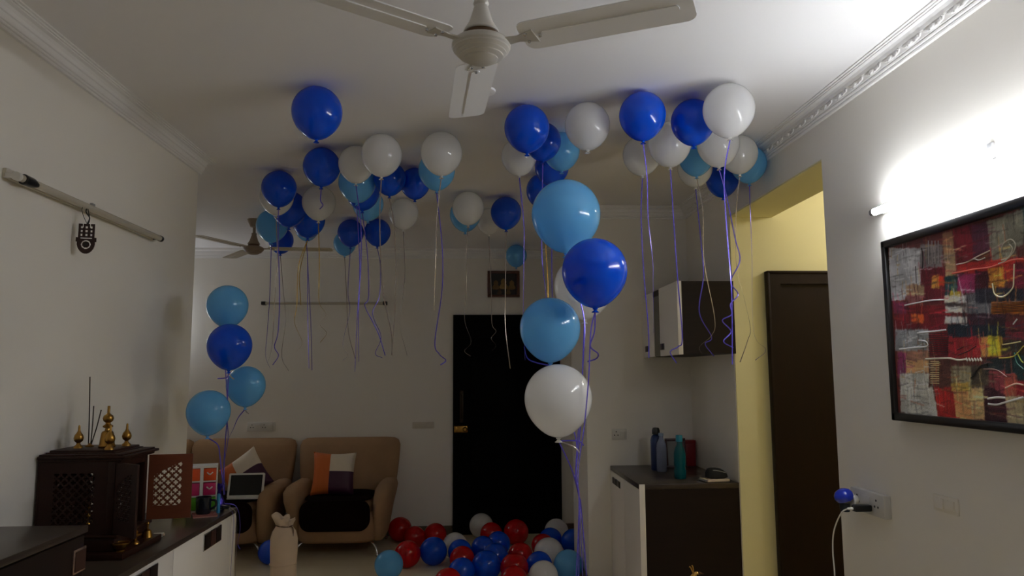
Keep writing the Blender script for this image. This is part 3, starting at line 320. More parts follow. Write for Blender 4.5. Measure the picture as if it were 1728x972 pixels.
for s in (-1, 1): B('end_cap', BLACKP, t, (s*.575-.02, s*.575+.02, -.06, 0, -.016, .018), bev=.004)
t = thing('added_passage_lamp', (2.75, 3.75, ZC), 'added round ceiling lamp, unseen inside the yellow passage', 'ceiling lamp')
bm = bmesh.new(); lathe(bm, [(0, 0), (.09, 0), (.09, -.02), (0, -.02)], 20); obj('base', bm, WHITEP, t)
bm = bmesh.new(); lathe(bm, [(.08, -.02), (.1, -.06), (.085, -.12), (.04, -.16), (0, -.165)], 20); obj('globe', bm, PASSM, t)

# ---------------------------------------------------------------- ceiling fans
def fan(loc, rot, R, zc, label, wood=None, body=None, blade=None, s=1.0, pitch=-9):
    t = thing('ceiling_fan', loc, label, 'ceiling fan', rz=rot)
    body = body or FANW; blade = blade or FANB
    up = zc-loc[2]
    bm = bmesh.new(); lathe(bm, [(0, up), (.055*s, up), (.05*s, up-.02), (.03*s, up-.06), (.014*s, up-.065), (0, up-.065)], 24); obj('canopy', bm, body, t)
    bm = bmesh.new(); lathe(bm, [(.011*s, up-.06), (.011*s, .11*s), (0, .11*s)], 16); obj('down_rod', bm, body, t)
    bm = bmesh.new(); lathe(bm, [(0, .125*s), (.019*s, .125*s), (.021*s, .118*s), (.018*s, .112*s), (.022*s, .098*s), (.032*s, .066*s), (.045*s, .045*s), (.047*s, .041*s), (.046*s, .038*s), (0, .038*s)], 32); obj('bell_cover', bm, body, t)
    bm = bmesh.new(); lathe(bm, [(0, .022*s), (.05*s, .022*s), (.06*s, .020*s), (.072*s, .014*s), (.0775*s, .006*s), (.0775*s, -.002*s), (.074*s, -.006*s), (.074*s, -.010*s), (.066*s, -.016*s), (.066*s, -.019*s), (.058*s, -.024*s), (.058*s, -.027*s), (.045*s, -.032*s), (0, -.033*s)], 40)
    obj('motor_housing', bm, body, t)
    bm = bmesh.new(); lathe(bm, [(.044*s, -.030*s), (.044*s, -.035*s), (.034*s, -.040*s), (.015*s, -.042*s), (0, -.042*s)], 32); obj('bottom_cap', bm, body, t)
    bm = bmesh.new(); lathe(bm, [(0, .018*s), (.042*s, .018*s), (.043*s, .03*s), (.041*s, .04*s), (0, .04*s)], 32); obj('vent_ring', bm, mat('fan_brown_gap', (96, 70, 44), .4), t)
    for k in range(3):
        M = Matrix.Rotation(2*pi*k/3, 4, 'Z') @ Matrix.Translation((0, 0, .006)) @ Matrix.Rotation(radians(pitch), 4, 'X')
        bm = bmesh.new(); prism(bm, rrect(.115*s, R, -.06*s, .06*s, .026*s), -.0015, .0015, M)
        b = obj('blade', bm, blade, t, 30)
        bm = bmesh.new(); prism(bm, rrect(.17*s, R-.035, -.012*s, .012*s, .008*s), -.0042, -.001, M); obj('rib', bm, blade, b, 30)
        bm = bmesh.new(); prism(bm, [(.06*s, -.018*s), (.105*s, -.012*s), (.15*s, -.026*s), (.155*s, .026*s), (.105*s, .012*s), (.06*s, .018*s)], -.0045, -.0012, M); obj('bracket', bm, FANW if body is FANW else body, b, 30)
        for (px, py) in ((.13, -.016), (.13, .016), (.165, 0)):
            bm = bmesh.new(); lathe(bm, [(0, -.010), (.004, -.009), (.005, -.004), (0, -.004)], 8, M @ Matrix.Translation((px*s, py*s, 0))); obj('screw', bm, CHROME, b)
    return t
fan((.027, 1.86, 2.352), radians(-25.5), .55, ZC, 'white three bladed ceiling fan in the foreground under the bare ceiling')
fan((-1.69, 5.8, 2.475), radians(245), .60, ZC, 'far brownish ceiling fan behind the balloons at the upper left', body=BROWNFAN, blade=mat('fan_beige_enamel', (196, 184, 160), .4), pitch=-3)
t = thing('hook_plate', (.052, 3.07, ZC), 'small round ceiling plate with a metal hook behind the foreground fan', 'ceiling plate')
bm = bmesh.new(); lathe(bm, [(0, 0), (.055, 0), (.053, -.008), (.04, -.012), (0, -.012)], 24); obj('plate', bm, CEILM, t)
bm = bmesh.new(); tube(bm, spline([(-.02, 0, -.01), (-.022, 0, -.03), (0, 0, -.042), (.02, 0, -.03), (.012, 0, -.018)]), .004); tube(bm, [(-.03, .01, -.014), (.015, -.01, -.02)], .005); obj('hook', bm, BLACKP, t)

# ---------------------------------------------------------------- balloons
prof = [(0, 1.0)]
for i in range(1, 15):
    a = pi/2*(1-i/14); prof.append((cos(a), sin(a)))
for i in range(1, 17):
    q = i/16; prof.append((max(.055, sqrt(max(0, 1-q**2.0))*(1-.17*q**2.4)), -1.16*q))
bm = bmesh.new(); lathe(bm, prof[:-1]+[(.07, -1.155)], 40)
BODY = {}
me0 = mesh('balloon', bm, LAT['D'], 80)
for k in LAT:
    BODY[k] = me0.copy(); BODY[k].materials.clear(); BODY[k].materials.append(LAT[k])
bm = bmesh.new(); lathe(bm, [(0, -1.13), (.075, -1.15), (.085, -1.18), (.05, -1.2), (.045, -1.215), (.11, -1.27), (.12, -1.285), (.09, -1.27), (0, -1.22)], 14)
kn0 = mesh('knot', bm, None, 50); KNOT = {}
for k in LAT:
    KNOT[k] = kn0.copy(); KNOT[k].materials.append(LAT[k])
def balloon(c, p, r, label, ribs, group, tilt=None):
    M = Matrix.LocRotScale(Vector(p), tilt.to_quaternion() if tilt else None, (r, r, r))
    o = link('balloon', BODY[c]); o.matrix_world = M; tag(o, label, 'balloon', group)
    link('knot', KNOT[c], o)
    inv = M.inverted()
    for col, path in ribs:
        bm = bmesh.new(); P = spline(path, 7)
        tube(bm, [inv @ q for q in P], 1, 4, wide=.0027/r, thick=.0004/r, twist=random.uniform(-.06, .06))
        rb = obj('ribbon', bm, RIBM[col], o, None)
        if col == 'g': rb['label'] = 'gold curling ribbon'
        elif col == 's': rb['label'] = 'thin silver ribbon'
        else: rb['label'] = 'violet foil ribbon'
    return o
def tl_(ax, ay): return Matrix.Rotation(radians(ax), 3, 'X') @ Matrix.Rotation(radians(ay), 3, 'Y')
for i, (c, p, r, lab, ribs) in enumerate(CEIL): balloon(c, p, r, lab, ribs, 'helium balloons under the ceiling')
for c, p, r, lab, ribs in TALL: balloon(c, p, r, lab, ribs, 'tall balloon bouquet before the black door')
for c, p, r, lab, ribs in SMALL: balloon(c, p, r, lab, ribs, 'small balloon bouquet by the left wall')
for i, (c, p, r, lab) in enumerate(FLOORB):
    a = random.uniform(0, 360); M = Matrix.Rotation(radians(a), 3, 'Z') @ Matrix.Rotation(radians(random.uniform(80, 150)), 3, 'X')
    # knot turned down and away so that the round top faces the room
    M = Matrix.Rotation(radians(random.uniform(-40, 40)), 3, 'Z') @ Matrix.Rotation(radians(random.uniform(40, 75)), 3, 'X')
    balloon(c, p, r, lab, [], 'loose balloons heaped on the floor', M)

# ---------------------------------------------------------------- painting on the right wall
t = thing('painting', (XR, 2.645, 1.35), 'large abstract painting of red and grey patches in a black frame on right wall', 'painting')
W_, H_ = 1.0, .606
NU, NV = 300, 190
grid = [[(120, 60, 55)]*NU for _ in range(NV)]
rnd = random.Random(3)
jx = [[rnd.gauss(0, .0009) for _ in range(70)] for _ in range(70)]; jy = [[rnd.gauss(0, .0009) for _ in range(70)] for _ in range(70)]
for k in range(60):
    u0 = rnd.uniform(.66, .98); v0 = rnd.uniform(0, .6); col = rnd.choice([(110, 28, 34), (150, 40, 36), (130, 125, 115), (40, 40, 46), (180, 130, 85), (30, 58, 62), (170, 150, 120)])
    PATCH.insert(0, ([(u0, v0), (u0+.11, v0), (u0+.11, v0+.1), (u0, v0+.1)], col))
def inside(x, y, poly):
    r = False; n = len(poly)
    for i in range(n):
        x1, y1 = poly[i]; x2, y2 = poly[i-1]
        if (y1 > y) != (y2 > y) and x < (x2-x1)*(y-y1)/(y2-y1)+x1: r = not r
    return r
for poly, col in PATCH:
    us = [q[0] for q in poly]; vs = [q[1] for q in poly]
    for j in range(max(0, int(min(vs)/H_*NV)-1), min(NV, int(max(vs)/H_*NV)+2)):
        for i in range(max(0, int(min(us)/W_*NU)-1), min(NU, int(max(us)/W_*NU)+2)):
            x, y = (i+.5)/NU*W_+jx[i//5][j//5]+rnd.gauss(0, .0008), (j+.5)/NV*H_+jy[j//5][i//5]+rnd.gauss(0, .0008)
            if inside(x, y, poly):
                f = 1+rnd.gauss(0, .02)+.07*sin(i*.16+j*.05+col[0])+.06*sin(j*.21-i*.03+col[1]); grid[j][i] = tuple(max(0, min(255, v*f*1.42)) for v in col)
for _ in range(1600):     # dry-brush streaks: short drags of paint, lighter or darker than what lies under them
    i, j = rnd.randrange(NU), rnd.randrange(NV); c = grid[j][i]; k_ = rnd.choice((.55, .7, 1.3, 1.6)); vert_ = rnd.random() < .45; n_ = rnd.randrange(5, 28); dr = rnd.uniform(-.25, .25)
    if rnd.random() < .05: c = rnd.choice([(205, 200, 195), (190, 90, 50), (40, 34, 36), (200, 160, 80)]); k_ = 1
    for q in range(n_):
        a_, b_ = (int(i+dr*q), j+q) if vert_ else (i+q, int(j+dr*q))
        if 0 <= a_ < NU and 0 <= b_ < NV: grid[b_][a_] = tuple(min(255, grid[b_][a_][z]*.35+c[z]*k_*.65) for z in range(3))
for _ in range(1):
    g0 = grid; grid = [[tuple((g0[j][i][c]*2+g0[max(0, j-1)][i][c]+g0[min(NV-1, j+1)][i][c]+g0[j][max(0, i-1)][c]+g0[j][min(NU-1, i+1)][c])/6 for c in range(3)) for i in range(NU)] for j in range(NV)]
bm = bmesh.new(); gv = [[bm.verts.new((-.03-rnd.random()*.0006, -i/NU*W_, j/NV*H_)) for i in range(NU+1)] for j in range(NV+1)]
cl = bm.loops.layers.color.new('paint')
for j in range(NV):
    for i in range(NU):
        f = bm.faces.new((gv[j][i], gv[j][i+1], gv[j+1][i+1], gv[j+1][i]))
        c = tuple(v/255 for v in grid[j][i])+(1,)
        for l in f.loops: l[cl] = c
pm = bpy.data.materials.new('oil_paint'); pm.use_nodes = True
at = pm.node_tree.nodes.new('ShaderNodeVertexColor'); at.layer_name = 'paint'
mm = pm.node_tree.nodes.new('ShaderNodeMix'); mm.data_type = 'RGBA'; mm.blend_type = 'MULTIPLY'; mm.inputs['Factor'].default_value = 1
mm.inputs['B'].default_value = (1, 1, 1, 1)
pm.node_tree.links.new(at.outputs['Color'], mm.inputs['A']); pm.node_tree.links.new(mm.outputs['Result'], pm.node_tree.nodes['Principled BSDF'].inputs['Base Color'])
pm.node_tree.nodes['Principled BSDF'].inputs['Roughness'].default_value = .5
cv = obj('canvas', bm, pm, t, None)
groups_ = {}
for path, w_, col in STROKE: groups_.setdefault(col, []).append((path, w_))
for col, ls in groups_.items():
    bm = bmesh.new()
    for path, w_ in ls:
        P = [Vector((-.0316, -u, v)) for u, v in path]
        tube(bm, spline(P, 5), 1, 6, wide=w_*.42, thick=.0014, ref=(1, 0, 0))
    obj('brush_stroke', bm, mat('stroke_%d_%d_%d' % col, tuple(min(245, v*1.3) for v in col), .4, var=.1, scale=40), cv)
FR = mat('black_frame', (22, 18, 16), .35, var=.2)
for a in ((-.045, 0, -W_-.028, .025, -.028, 0), (-.045, 0, -W_-.028, .025, H_, H_+.028), (-.045, 0, 0, .025, -.028, H_+.028), (-.045, 0, -W_-.028, -W_, -.028, H_+.028)):
    B('frame_bar', FR, t, a, bev=.004)

# ---------------------------------------------------------------- wall plates
def plate(x0, x1, y0, y1, z0, z1, ax, label, n, m=WHITEP, holes=None, cat='switch plate'):
    c = Vector(((x0+x1)/2, (y0+y1)/2, (z0+z1)/2)); t = thing('switch_plate', c, label, cat)
    bm = bmesh.new(); box(bm, (0, 0, 0), (x1-x0, y1-y0, z1-z0), None, .003); obj('cover', bm, m, t)
    k = len(n)
    for i, kind in enumerate(n):
        bm = bmesh.new()
        if ax == 'y':
            wx = (x1-x0)*.86/k; cx = (i-(k-1)/2)*wx; f = -(y1-y0)/2
            if kind == 's': box(bm, (cx, f-.002, 0), (wx*.8, .008, (z1-z0)*.6), Matrix.Rotation(.1, 3, 'X'), .0015)
            else:
                for dx, dz in ((0, .018), (-.012, -.006), (.012, -.006)): lathe(bm, [(0, 0), (.0045, 0), (.0045, .0012), (0, .0012)], 8, Matrix.Translation((cx+dx, f, dz)) @ Matrix.Rotation(radians(90), 4, 'X'))
        else:
            wy = (y1-y0)*.86/k; cy = (i-(k-1)/2)*wy; f = -(x1-x0)/2
            if kind == 's': box(bm, (f-.002, cy, 0), (.008, wy*.8, (z1-z0)*.6), Matrix.Rotation(.1, 3, 'Y'), .0015)
            else:
                for dy, dz in ((0, .018), (-.012, -.006), (.012, -.006)): lathe(bm, [(0, 0), (.0045, 0), (.0045, .0012), (0, .0012)], 8, Matrix.Translation((f, cy+dy, dz)) @ Matrix.Rotation(radians(-90), 4, 'Y'))
        obj('rocker' if kind == 's' else 'socket', bm, m if kind == 's' else BLACKP, t)
    return t
CREAMP = mat('cream_plastic', (214, 206, 190), .4, var=.01)
plate(-2.10, -1.84, 7.188, 7.2, .975, 1.06, 'y', 'wide white socket plate on the back wall above the left sofa', 'osos')
plate(-.555, -.35, 7.19, 7.2, .985, 1.048, 'y', 'faint cream switch plate on the back wall beside the black door', 'sss', CREAMP)
plate(1.0, 1.105, 5.288, 5.3, 1.03, 1.105, 'y', 'white socket plate on the niche wall above the sideboard', 'os')
plate(XR-.006, XR, 2.385, 2.515, 1.03, 1.085, 'x', 'flush cream switch plate on the right wall below the painting', 'ss', mat('wall_coloured_plastic', (236, 230, 218), .5, var=.01))
plate(XR-.03, XR, 2.785, 3.03, .945, 1.032, 'x', 'grey surface socket box on the right wall by the passage, holding plugs', 'oso', mat('pale_grey_plastic', (206, 204, 200), .4, var=.02))
t = thing('plug_in_diffuser', (XR-.03, 2.985, .985), 'round blue plug-in diffuser on the grey socket box', 'plug')
bm = bmesh.new(); lathe(bm, [(0, 0), (.02, 0), (.02, .018), (.034, .02), (.034, .026), (0, .026)], 24, Matrix.Rotation(radians(-90), 4, 'Y')); obj('base', bm, WHITEP, t)
bm = bmesh.new(); lathe(bm, [(.032, -.012), (.038, 0), (.036, .014), (.028, .026), (.014, .033), (0, .035)], 28, Matrix.Translation((-.05, 0, .012)) @ Matrix.Rotation(radians(-20), 4, 'Y')); obj('blue_cap', bm, mat('blue_gloss', (18, 50, 190), .15, var=.02, coat=.5), t)
bm = bmesh.new(); lathe(bm, [(0, -.045), (.018, -.044), (.02, -.03), (.02, -.01), (0, -.008)], 20, Matrix.Translation((-.05, 0, 0))); obj('refill_bottle', bm, mat('grey_glass', (60, 66, 76), .1, var=0, alpha_glass=.5), t)
t = thing('phone_charger', (XR-.03, 2.87, .972), 'black phone charger with a white cable in the grey socket box', 'charger')
bm = bmesh.new(); box(bm, (-.035, .01, 0), (.07, .03, .026), None, .006); obj('plug_body', bm, BLACKP, t)
bm = bmesh.new(); tube(bm, spline([(-.066, .012, -.002), (-.085, .02, -.004), (-.10, .04, -.02), (-.10, .09, -.07), (-.092, .14, -.13), (-.09, .155, -.20), (-.09, .15, -.28), (-.09, .16, -.40), (-.1, .17, -.6)], 8), .0028, 8); obj('cable', bm, WHITEP, t)
bm = bmesh.new(); lathe(bm, [(0, -.002), (.005, 0), (.005, .02), (.0035, .024), (0, .024)], 10, Matrix.Translation((-.068, .012, -.002)) @ Matrix.Rotation(radians(-90), 4, 'Y')); obj('cable_plug', bm, WHITEP, t)

# small picture over the main door
t = thing('framed_picture', (.32, 7.2, 2.37), 'small brown framed picture with dark golden figures over the black door', 'picture')
FB_ = mat('brown_frame', (88, 50, 34), .4, var=.25, scale=30)
for a in ((-.157, .157, -.02, 0, .105, .13), (-.157, .157, -.02, 0, -.13, -.105), (-.157, -.128, -.02, 0, -.105, .105), (.128, .157, -.02, 0, -.105, .105)): B('frame_bar', FB_, t, a, bev=.004)
B('print', mat('dark_print', (30, 26, 24), .5, var=.5, scale=25), t, (-.13, .13, -.008, -.002, -.107, .107))
for k, (x, z, c, s) in enumerate(((-.075, -.01, (120, 92, 50), 1), (0, .0, (150, 118, 60), 1.15), (.08, -.01, (128, 100, 52), 1), (-.04, -.07, (84, 60, 40), .7), (.045, -.07, (110, 84, 44), .7))):
    bm = bmesh.new(); lathe(bm, [(0, -.045*s), (.032*s, -.04*s), (.036*s, -.02*s), (.02*s, .005*s), (.024*s, .02*s), (.018*s, .036*s), (0, .05*s)], 12, Matrix.Translation((x, -.009, z)) @ Matrix.Scale(.08, 4, (0, 1, 0)))
    obj('painted_figure', bm, mat('figure_%d' % k, c, .6, var=.35, scale=40), t)

# hand amulet hanging from the unlit tube
t = thing('hand_amulet', (XL+.055, 2.88, 2.07), 'small carved dark wooden hand amulet hanging from the unlit tube light', 'amulet')
def cells(bm, w, h, th, nx, nz, solid, M):
    V = {}
    def v(i, k, s):
        if (i, k, s) not in V: V[(i, k, s)] = bm.verts.new(M @ Vector((i/nx*w, s*th, k/nz*h)))
        return V[(i, k, s)]
    on = [[solid((i+.5)/nx*w, (k+.5)/nz*h) for k in range(nz)] for i in range(nx)]
    for i in range(nx):
        for k in range(nz):
            if not on[i][k]: continue
            for s in (0, 1): bm.faces.new((v(i, k, s), v(i+1, k, s), v(i+1, k+1, s), v(i, k+1, s)))
            for di, dk, a, b in ((-1, 0, (i, k), (i, k+1)), (1, 0, (i+1, k), (i+1, k+1)), (0, -1, (i, k), (i+1, k)), (0, 1, (i, k+1), (i+1, k+1))):
                ii, kk = i+di, k+dk
                if not (0 <= ii < nx and 0 <= kk < nz and on[ii][kk]):
                    bm.faces.new((v(a[0], a[1], 0), v(b[0], b[1], 0), v(b[0], b[1], 1), v(a[0], a[1], 1)))
def hand(x, z):
    x -= .035; z2 = z
    body = False
    if z < .055: body = x*x/.031**2+(z-.045)**2/.045**2 < 1
    elif z < .115: body = abs(x) < .027 and not (z > .1 and abs(abs(x)-.012) < .002 and z > .06)
    if .045 < z < .062 and abs(x) < .036: body = True
    if not body: return False
    if .012**2 < x*x+(z-.035)**2 < .017**2: return False
    for gx in (-.017, 0, .017):
        for gz in (.072, .087, .102):
            if abs(x-gx) < .004 and abs(z-gz) < .004: return False
    if abs(z-.060) < .002 and abs(x) < .02: return False
    return True
bm = bmesh.new(); cells(bm, .07, .118, .006, 48, 80, hand, Matrix.Rotation(radians(12), 4, 'Z') @ Matrix.Translation((-.035, -.003, -.105)))
obj('wooden_hand', bm, mat('dark_carved_wood', (48, 24, 16), .5, var=.3, scale=40), t, None)
bm = bmesh.new(); lathe(bm, [(0, -.002), (.0085, 0), (0, .004)], 16, Matrix.Translation((0, -.004, -.07)) @ Matrix.Rotation(radians(90), 4, 'X')); obj('eye', bm, BLACKP, t)
bm = bmesh.new(); tube(bm, spline([(0, 0, .008), (.004, .008, .035), (-.004, -.004, .055), (-.004, 0, .075)]), .0025, 6); tube(bm, spline([(0, 0, .01), (0, -.03, .035), (-.004, -.035, .06), (-.006, -.02, .078)]), .0012, 5); tube(bm, spline([(0, .004, .006), (.002, .012, .03), (-.003, .006, .07)]), .002, 5); obj('cord', bm, BLACKP, t)

# ---------------------------------------------------------------- niche cabinets
def grip(parent, x, y, z, n, s=1.0, k=3):
    # row of square chrome-edged wooden inlays, on a face whose normal is (n,0,0)
    bm = bmesh.new(); w_ = k*.036*s+.0035*s; bbox(bm, min(x, x+n*.004), max(x, x+n*.004), y-w_, y+w_, z-.036*s, z+.036*s, .001)
    g = obj('handle', bm, CHROME, parent)
    for i in range(k):
        yy = y+(i-(k-1)/2)*.072*s
        bm = bmesh.new(); bbox(bm, min(x+n*.003, x+n*.007), max(x+n*.003, x+n*.007), yy-.032*s, yy+.032*s, z-.032*s, z+.032*s); obj('inlay', bm, mat('inlay_brown', (60, 30, 22), .4, var=.2) if i == 1 else DARKW, g)
    return g
t = thing('sideboard', (1.28, 4.85, 0), 'dark wood sideboard with a white left door in the niche', 'sideboard')
B('carcass', DARKW, t, (-.278, .302, -.45, .448, .06, .82))
B('plinth', BLACKP, t, (-.25, .302, -.42, .448, 0, .06))
B('top', DARKTOP, t, (-.296, .303, -.452, .449, .82, .85), bev=.003)
for y0, y1 in ((-.45, -.008), (0.0, .448)):
    d = B('door', WHITEL, t, (-.296, -.279, y0, y1, .07, .818), bev=.002); grip(d, -.296, (.28 if y0 < -.1 else .16), .765, -1, .62)
B('edge_strip', EDGEW, t, (-.296, -.262, -.456, -.450, .06, .85), bev=.001)
t = thing('wall_cabinet', (1.4, 4.83, 1.61), 'dark wall cabinet with white front doors hanging above the sideboard', 'cabinet')
B('carcass', DARKW, t, (-.148, .182, -.47, .468, 0, .437))
d = B('door', WHITEL, t, (-.168, -.150, -.475, -.05, -.004, .437), bev=.002); grip(d, -.168, -.12, .055, -1, .6, 2)
B('dark_door', mat('dark_panel', (44, 46, 42), .1, var=.03), t, (-.156, -.150, -.05, .14, .0, .437)); B('door_rail', DARKW, t, (-.16, -.149, -.05, .14, .40, .437))  # narrow dark smooth strip between the two white doors
d = B('door', WHITEL, t, (-.160, -.150, .14, .468, -.004, .437), bev=.002); grip(d, -.160, .33, .055, -1, .6, 2)
B('edge_strip', EDGEW, t, (-.168, -.140, -.480, -.474, -.004, .437), bev=.001)

Z = .85
def bottle(loc, prof, capprof, m, cm, label, name='water_bottle', extra=None):
    t = thing(name, loc, label, 'bottle')
    bm = bmesh.new(); lathe(bm, prof, 28); obj('body', bm, m, t, 50)
    bm = bmesh.new(); lathe(bm, capprof, 20); obj('cap', bm, cm, t, 40)
    if extra: extra(t)
    return t
bottle((1.25, 5.03, Z), [(0, 0), (.036, 0), (.038, .01), (.038, .2), (.03, .225), (.018, .235)], [(.018, .235), (.026, .237), (.027, .262), (.02, .28), (0, .283)], mat('navy_metal', (20, 44, 96), .3, var=.05), BLACKP, 'tall blue flask with a round black cap on the sideboard')
bottle((1.264, 4.95, Z), [(0, 0), (.03, 0), (.033, .008), (.033, .15), (.03, .18), (.015, .215), (.014, .235)], [(.014, .232), (.017, .233), (.017, .25), (0, .252)], mat('pale_bottle', (150, 160, 190), .2, var=.15, scale=20, alpha_glass=.25), mat('pale_cap', (150, 170, 200), .3), 'slim clear bottle with a pale label beside the blue flask')
TEAL = mat('teal_plastic', (10, 110, 122), .1, var=.08, alpha_glass=.35, coat=.4)
bottle((1.293, 4.62, Z), [(0, 0), (.034, 0), (.037, .01), (.037, .05), (.033, .065), (.037, .08), (.037, .15), (.03, .18), (.018, .205), (.016, .225)], [(.0165, .222), (.021, .223), (.021, .26), (.018, .264), (0, .264)], TEAL, mat('teal_cap', (16, 130, 160), .3), 'translucent teal water bottle at the front of the sideboard')
t = thing('photo_frame', (1.425, 5.12, Z+.02), 'dark red photo frame with a grey picture leaning behind the teal bottle', 'photo frame')
RedF = mat('maroon_frame', (56, 16, 22), .4, var=.1)
for a in ((-.085, .085, 0, .014, 0, .018), (-.085, .085, 0, .014, .19, .21), (-.085, -.067, 0, .014, .018, .19), (.067, .085, 0, .014, .018, .19)): B('frame_bar', RedF, t, a, bev=.002)
B('photo', mat('grey_photo', (120, 122, 122), .3, var=.2, scale=15), t, (-.068, .068, .006, .012, .017, .192))
t.rotation_euler = (radians(-8), 0, 0); t.location.z = Z; t.location.x = 1.412; t.scale = (.84, 1, .95)
t = thing('red_box', (1.515, 5.23, Z), 'flat red gift box standing upright at the back corner of the sideboard', 'box')
RB_ = mat('red_card', (126, 14, 26), .4, var=.1)
B('body', RB_, t, (-.055, .055, -.03, .03, 0, .155), bev=.002); B('lid', RB_, t, (-.058, .058, -.033, .033, .155, .178), bev=.003)
t = thing('notebook', (1.462, 4.47, Z), 'pale spiral notebook under the black pouch on the sideboard', 'notebook', rz=.15)
B('cover', BLACKP, t, (-.078, .075, -.05, .05, 0, .004)); B('pages', PAPER, t, (-.07, .072, -.047, .047, .004, .018), bev=.001)
bm = bmesh.new()
for k in range(10):
    y = -.042+k*.0093; tube(bm, [(-.072+.010*cos(a), y, .011+.010*sin(a)) for a in [2*pi*i/10 for i in range(11)]], .0014, 5)
obj('spiral', bm, CHROME, t)
t = thing('black_pouch', (1.475, 4.48, Z+.018), 'black zipped pouch lying on the notebook', 'pouch', rz=.1)
bm = bmesh.new(); loft(bm, [(0, 0, 0, .052, .034), (0, 0, .008, .068, .042), (-.004, 0, .034, .064, .038), (-.016, 0, .056, .042, .028), (-.02, 0, .062, .02, .012)], ex=2.6); obj('body', bm, mat('black_cloth', (14, 14, 16), .8, var=.2, bump=.2), t, 60)
bm = bmesh.new(); tube(bm, spline([(-.06, -.012, .042), (-.02, -.032, .050), (.05, -.033, .034)]), .0022, 6); obj('zip', bm, GREYP, t)

# brass figurine on a small stand below the frame
t = thing('side_stand', (.875, 3.0, 0), 'narrow dark stand in the foreground carrying the gilt figurine', 'stand')
B('top', DARKW, t, (-.13, .13, -.13, .13, .56, .58), bev=.003); B('base', DARKW, t, (-.11, .11, -.11, .11, 0, .02), bev=.003); B('column', DARKW, t, (-.035, .035, -.035, .035, .02, .56), bev=.004)
GOLD = mat('gilt', (214, 170, 92), .25, .9, var=.15, scale=40)
t = thing('gilt_figurine', (.875, 3.0, .58), 'gilt bird figurine whose head shows at the bottom edge before the sideboard', 'figurine')
bm = bmesh.new(); lathe(bm, [(0, 0), (.035, 0), (.035, .012), (.02, .02), (.016, .035), (0, .036)], 20); obj('base', bm, GOLD, t)
bm = bmesh.new(); tube(bm, spline([(-.03, 0, .05), (-.012, 0, .045), (.008, 0, .06), (.012, 0, .085), (.004, 0, .108), (.012, 0, .126), (.024, 0, .13)]), lambda q: .006+.017*sin(pi*min(1, q*1.05+.08))**1.2+.006*max(0, q-.8)*4*(1-q)*5, 12); obj('body', bm, GOLD, t, 60)
bm = bmesh.new(); lathe(bm, [(0, 0), (.006, .002), (0, .024)], 8, Matrix.Translation((.026, 0, .13)) @ Matrix.Rotation(radians(100), 4, 'Y')); obj('beak', bm, mat('dark_gilt', (80, 50, 24), .4, .6), t)
bm = bmesh.new(); tube(bm, spline([(.004, 0, .132), (-.004, 0, .15), (-.01, 0, .155)]), .003, 6); tube(bm, spline([(.006, 0, .132), (.004, 0, .152), (.0, 0, .16)]), .003, 6); obj('crest', bm, GOLD, t)
bm = bmesh.new(); tube(bm, spline([(-.028, 0, .05), (-.05, 0, .07), (-.055, 0, .1)]), .006, 8, wide=.012, thick=.004); obj('tail', bm, GOLD, t)

# ---------------------------------------------------------------- left wall: long counter and tall cabinet
XF = -1.125
t = thing('tall_cabinet', (-1.323, 1.6, 0), 'tall dark cabinet nearest on the left with a bare glossy top', 'cabinet')
B('carcass', DARKW, t, (-.18, .182, -.6, .7, .06, 1.045)); B('plinth', BLACKP, t, (-.18, .15, -.6, .7, 0, .06)); B('top', DARKTOP, t, (-.18, .2, -.6, .712, 1.045, 1.065), bev=.003)
for y0, y1 in ((-.595, .045), (.052, .695)):
    d = B('door', DARKW, t, (.183, .198, y0, y1, .07, 1.04), bev=.002)
    y = y1-.03
    bm = bmesh.new(); bbox(bm, .198, .204, y-.033, y+.033, .942, 1.01, .001)
    g = obj('handle', bm, mat('pink_chrome', (190, 160, 150), .25, .8), d); B('inlay', mat('inlay_brown', (60, 30, 22), .4), g, (.2035, .2065, y-.027, y+.027, .948, 1.004))
t = thing('counter', (-1.323, 3.0, 0), 'long low white counter with a dark worktop along the left wall', 'counter')
B('carcass', WHITEL, t, (-.18, .178, -.69, .72, .06, .848)); B('plinth', BLACKP, t, (-.18, .15, -.69, .72, 0, .06))
B('worktop', DARKTOP, t, (-.18, .204, -.69, .725, .848, .87), bev=.002)
for y0, y1 in ((-.69, -.028), (-.022, .655)):
    d = B('door', WHITEL, t, (.179, .197, y0, y1, .07, .845), bev=.0015); grip(d, .197, y1-.255, .80-.002, 1, .98)
B('end_panel', EDGEW, t, (.179, .2, .66, .72, .0, .847), bev=.001)

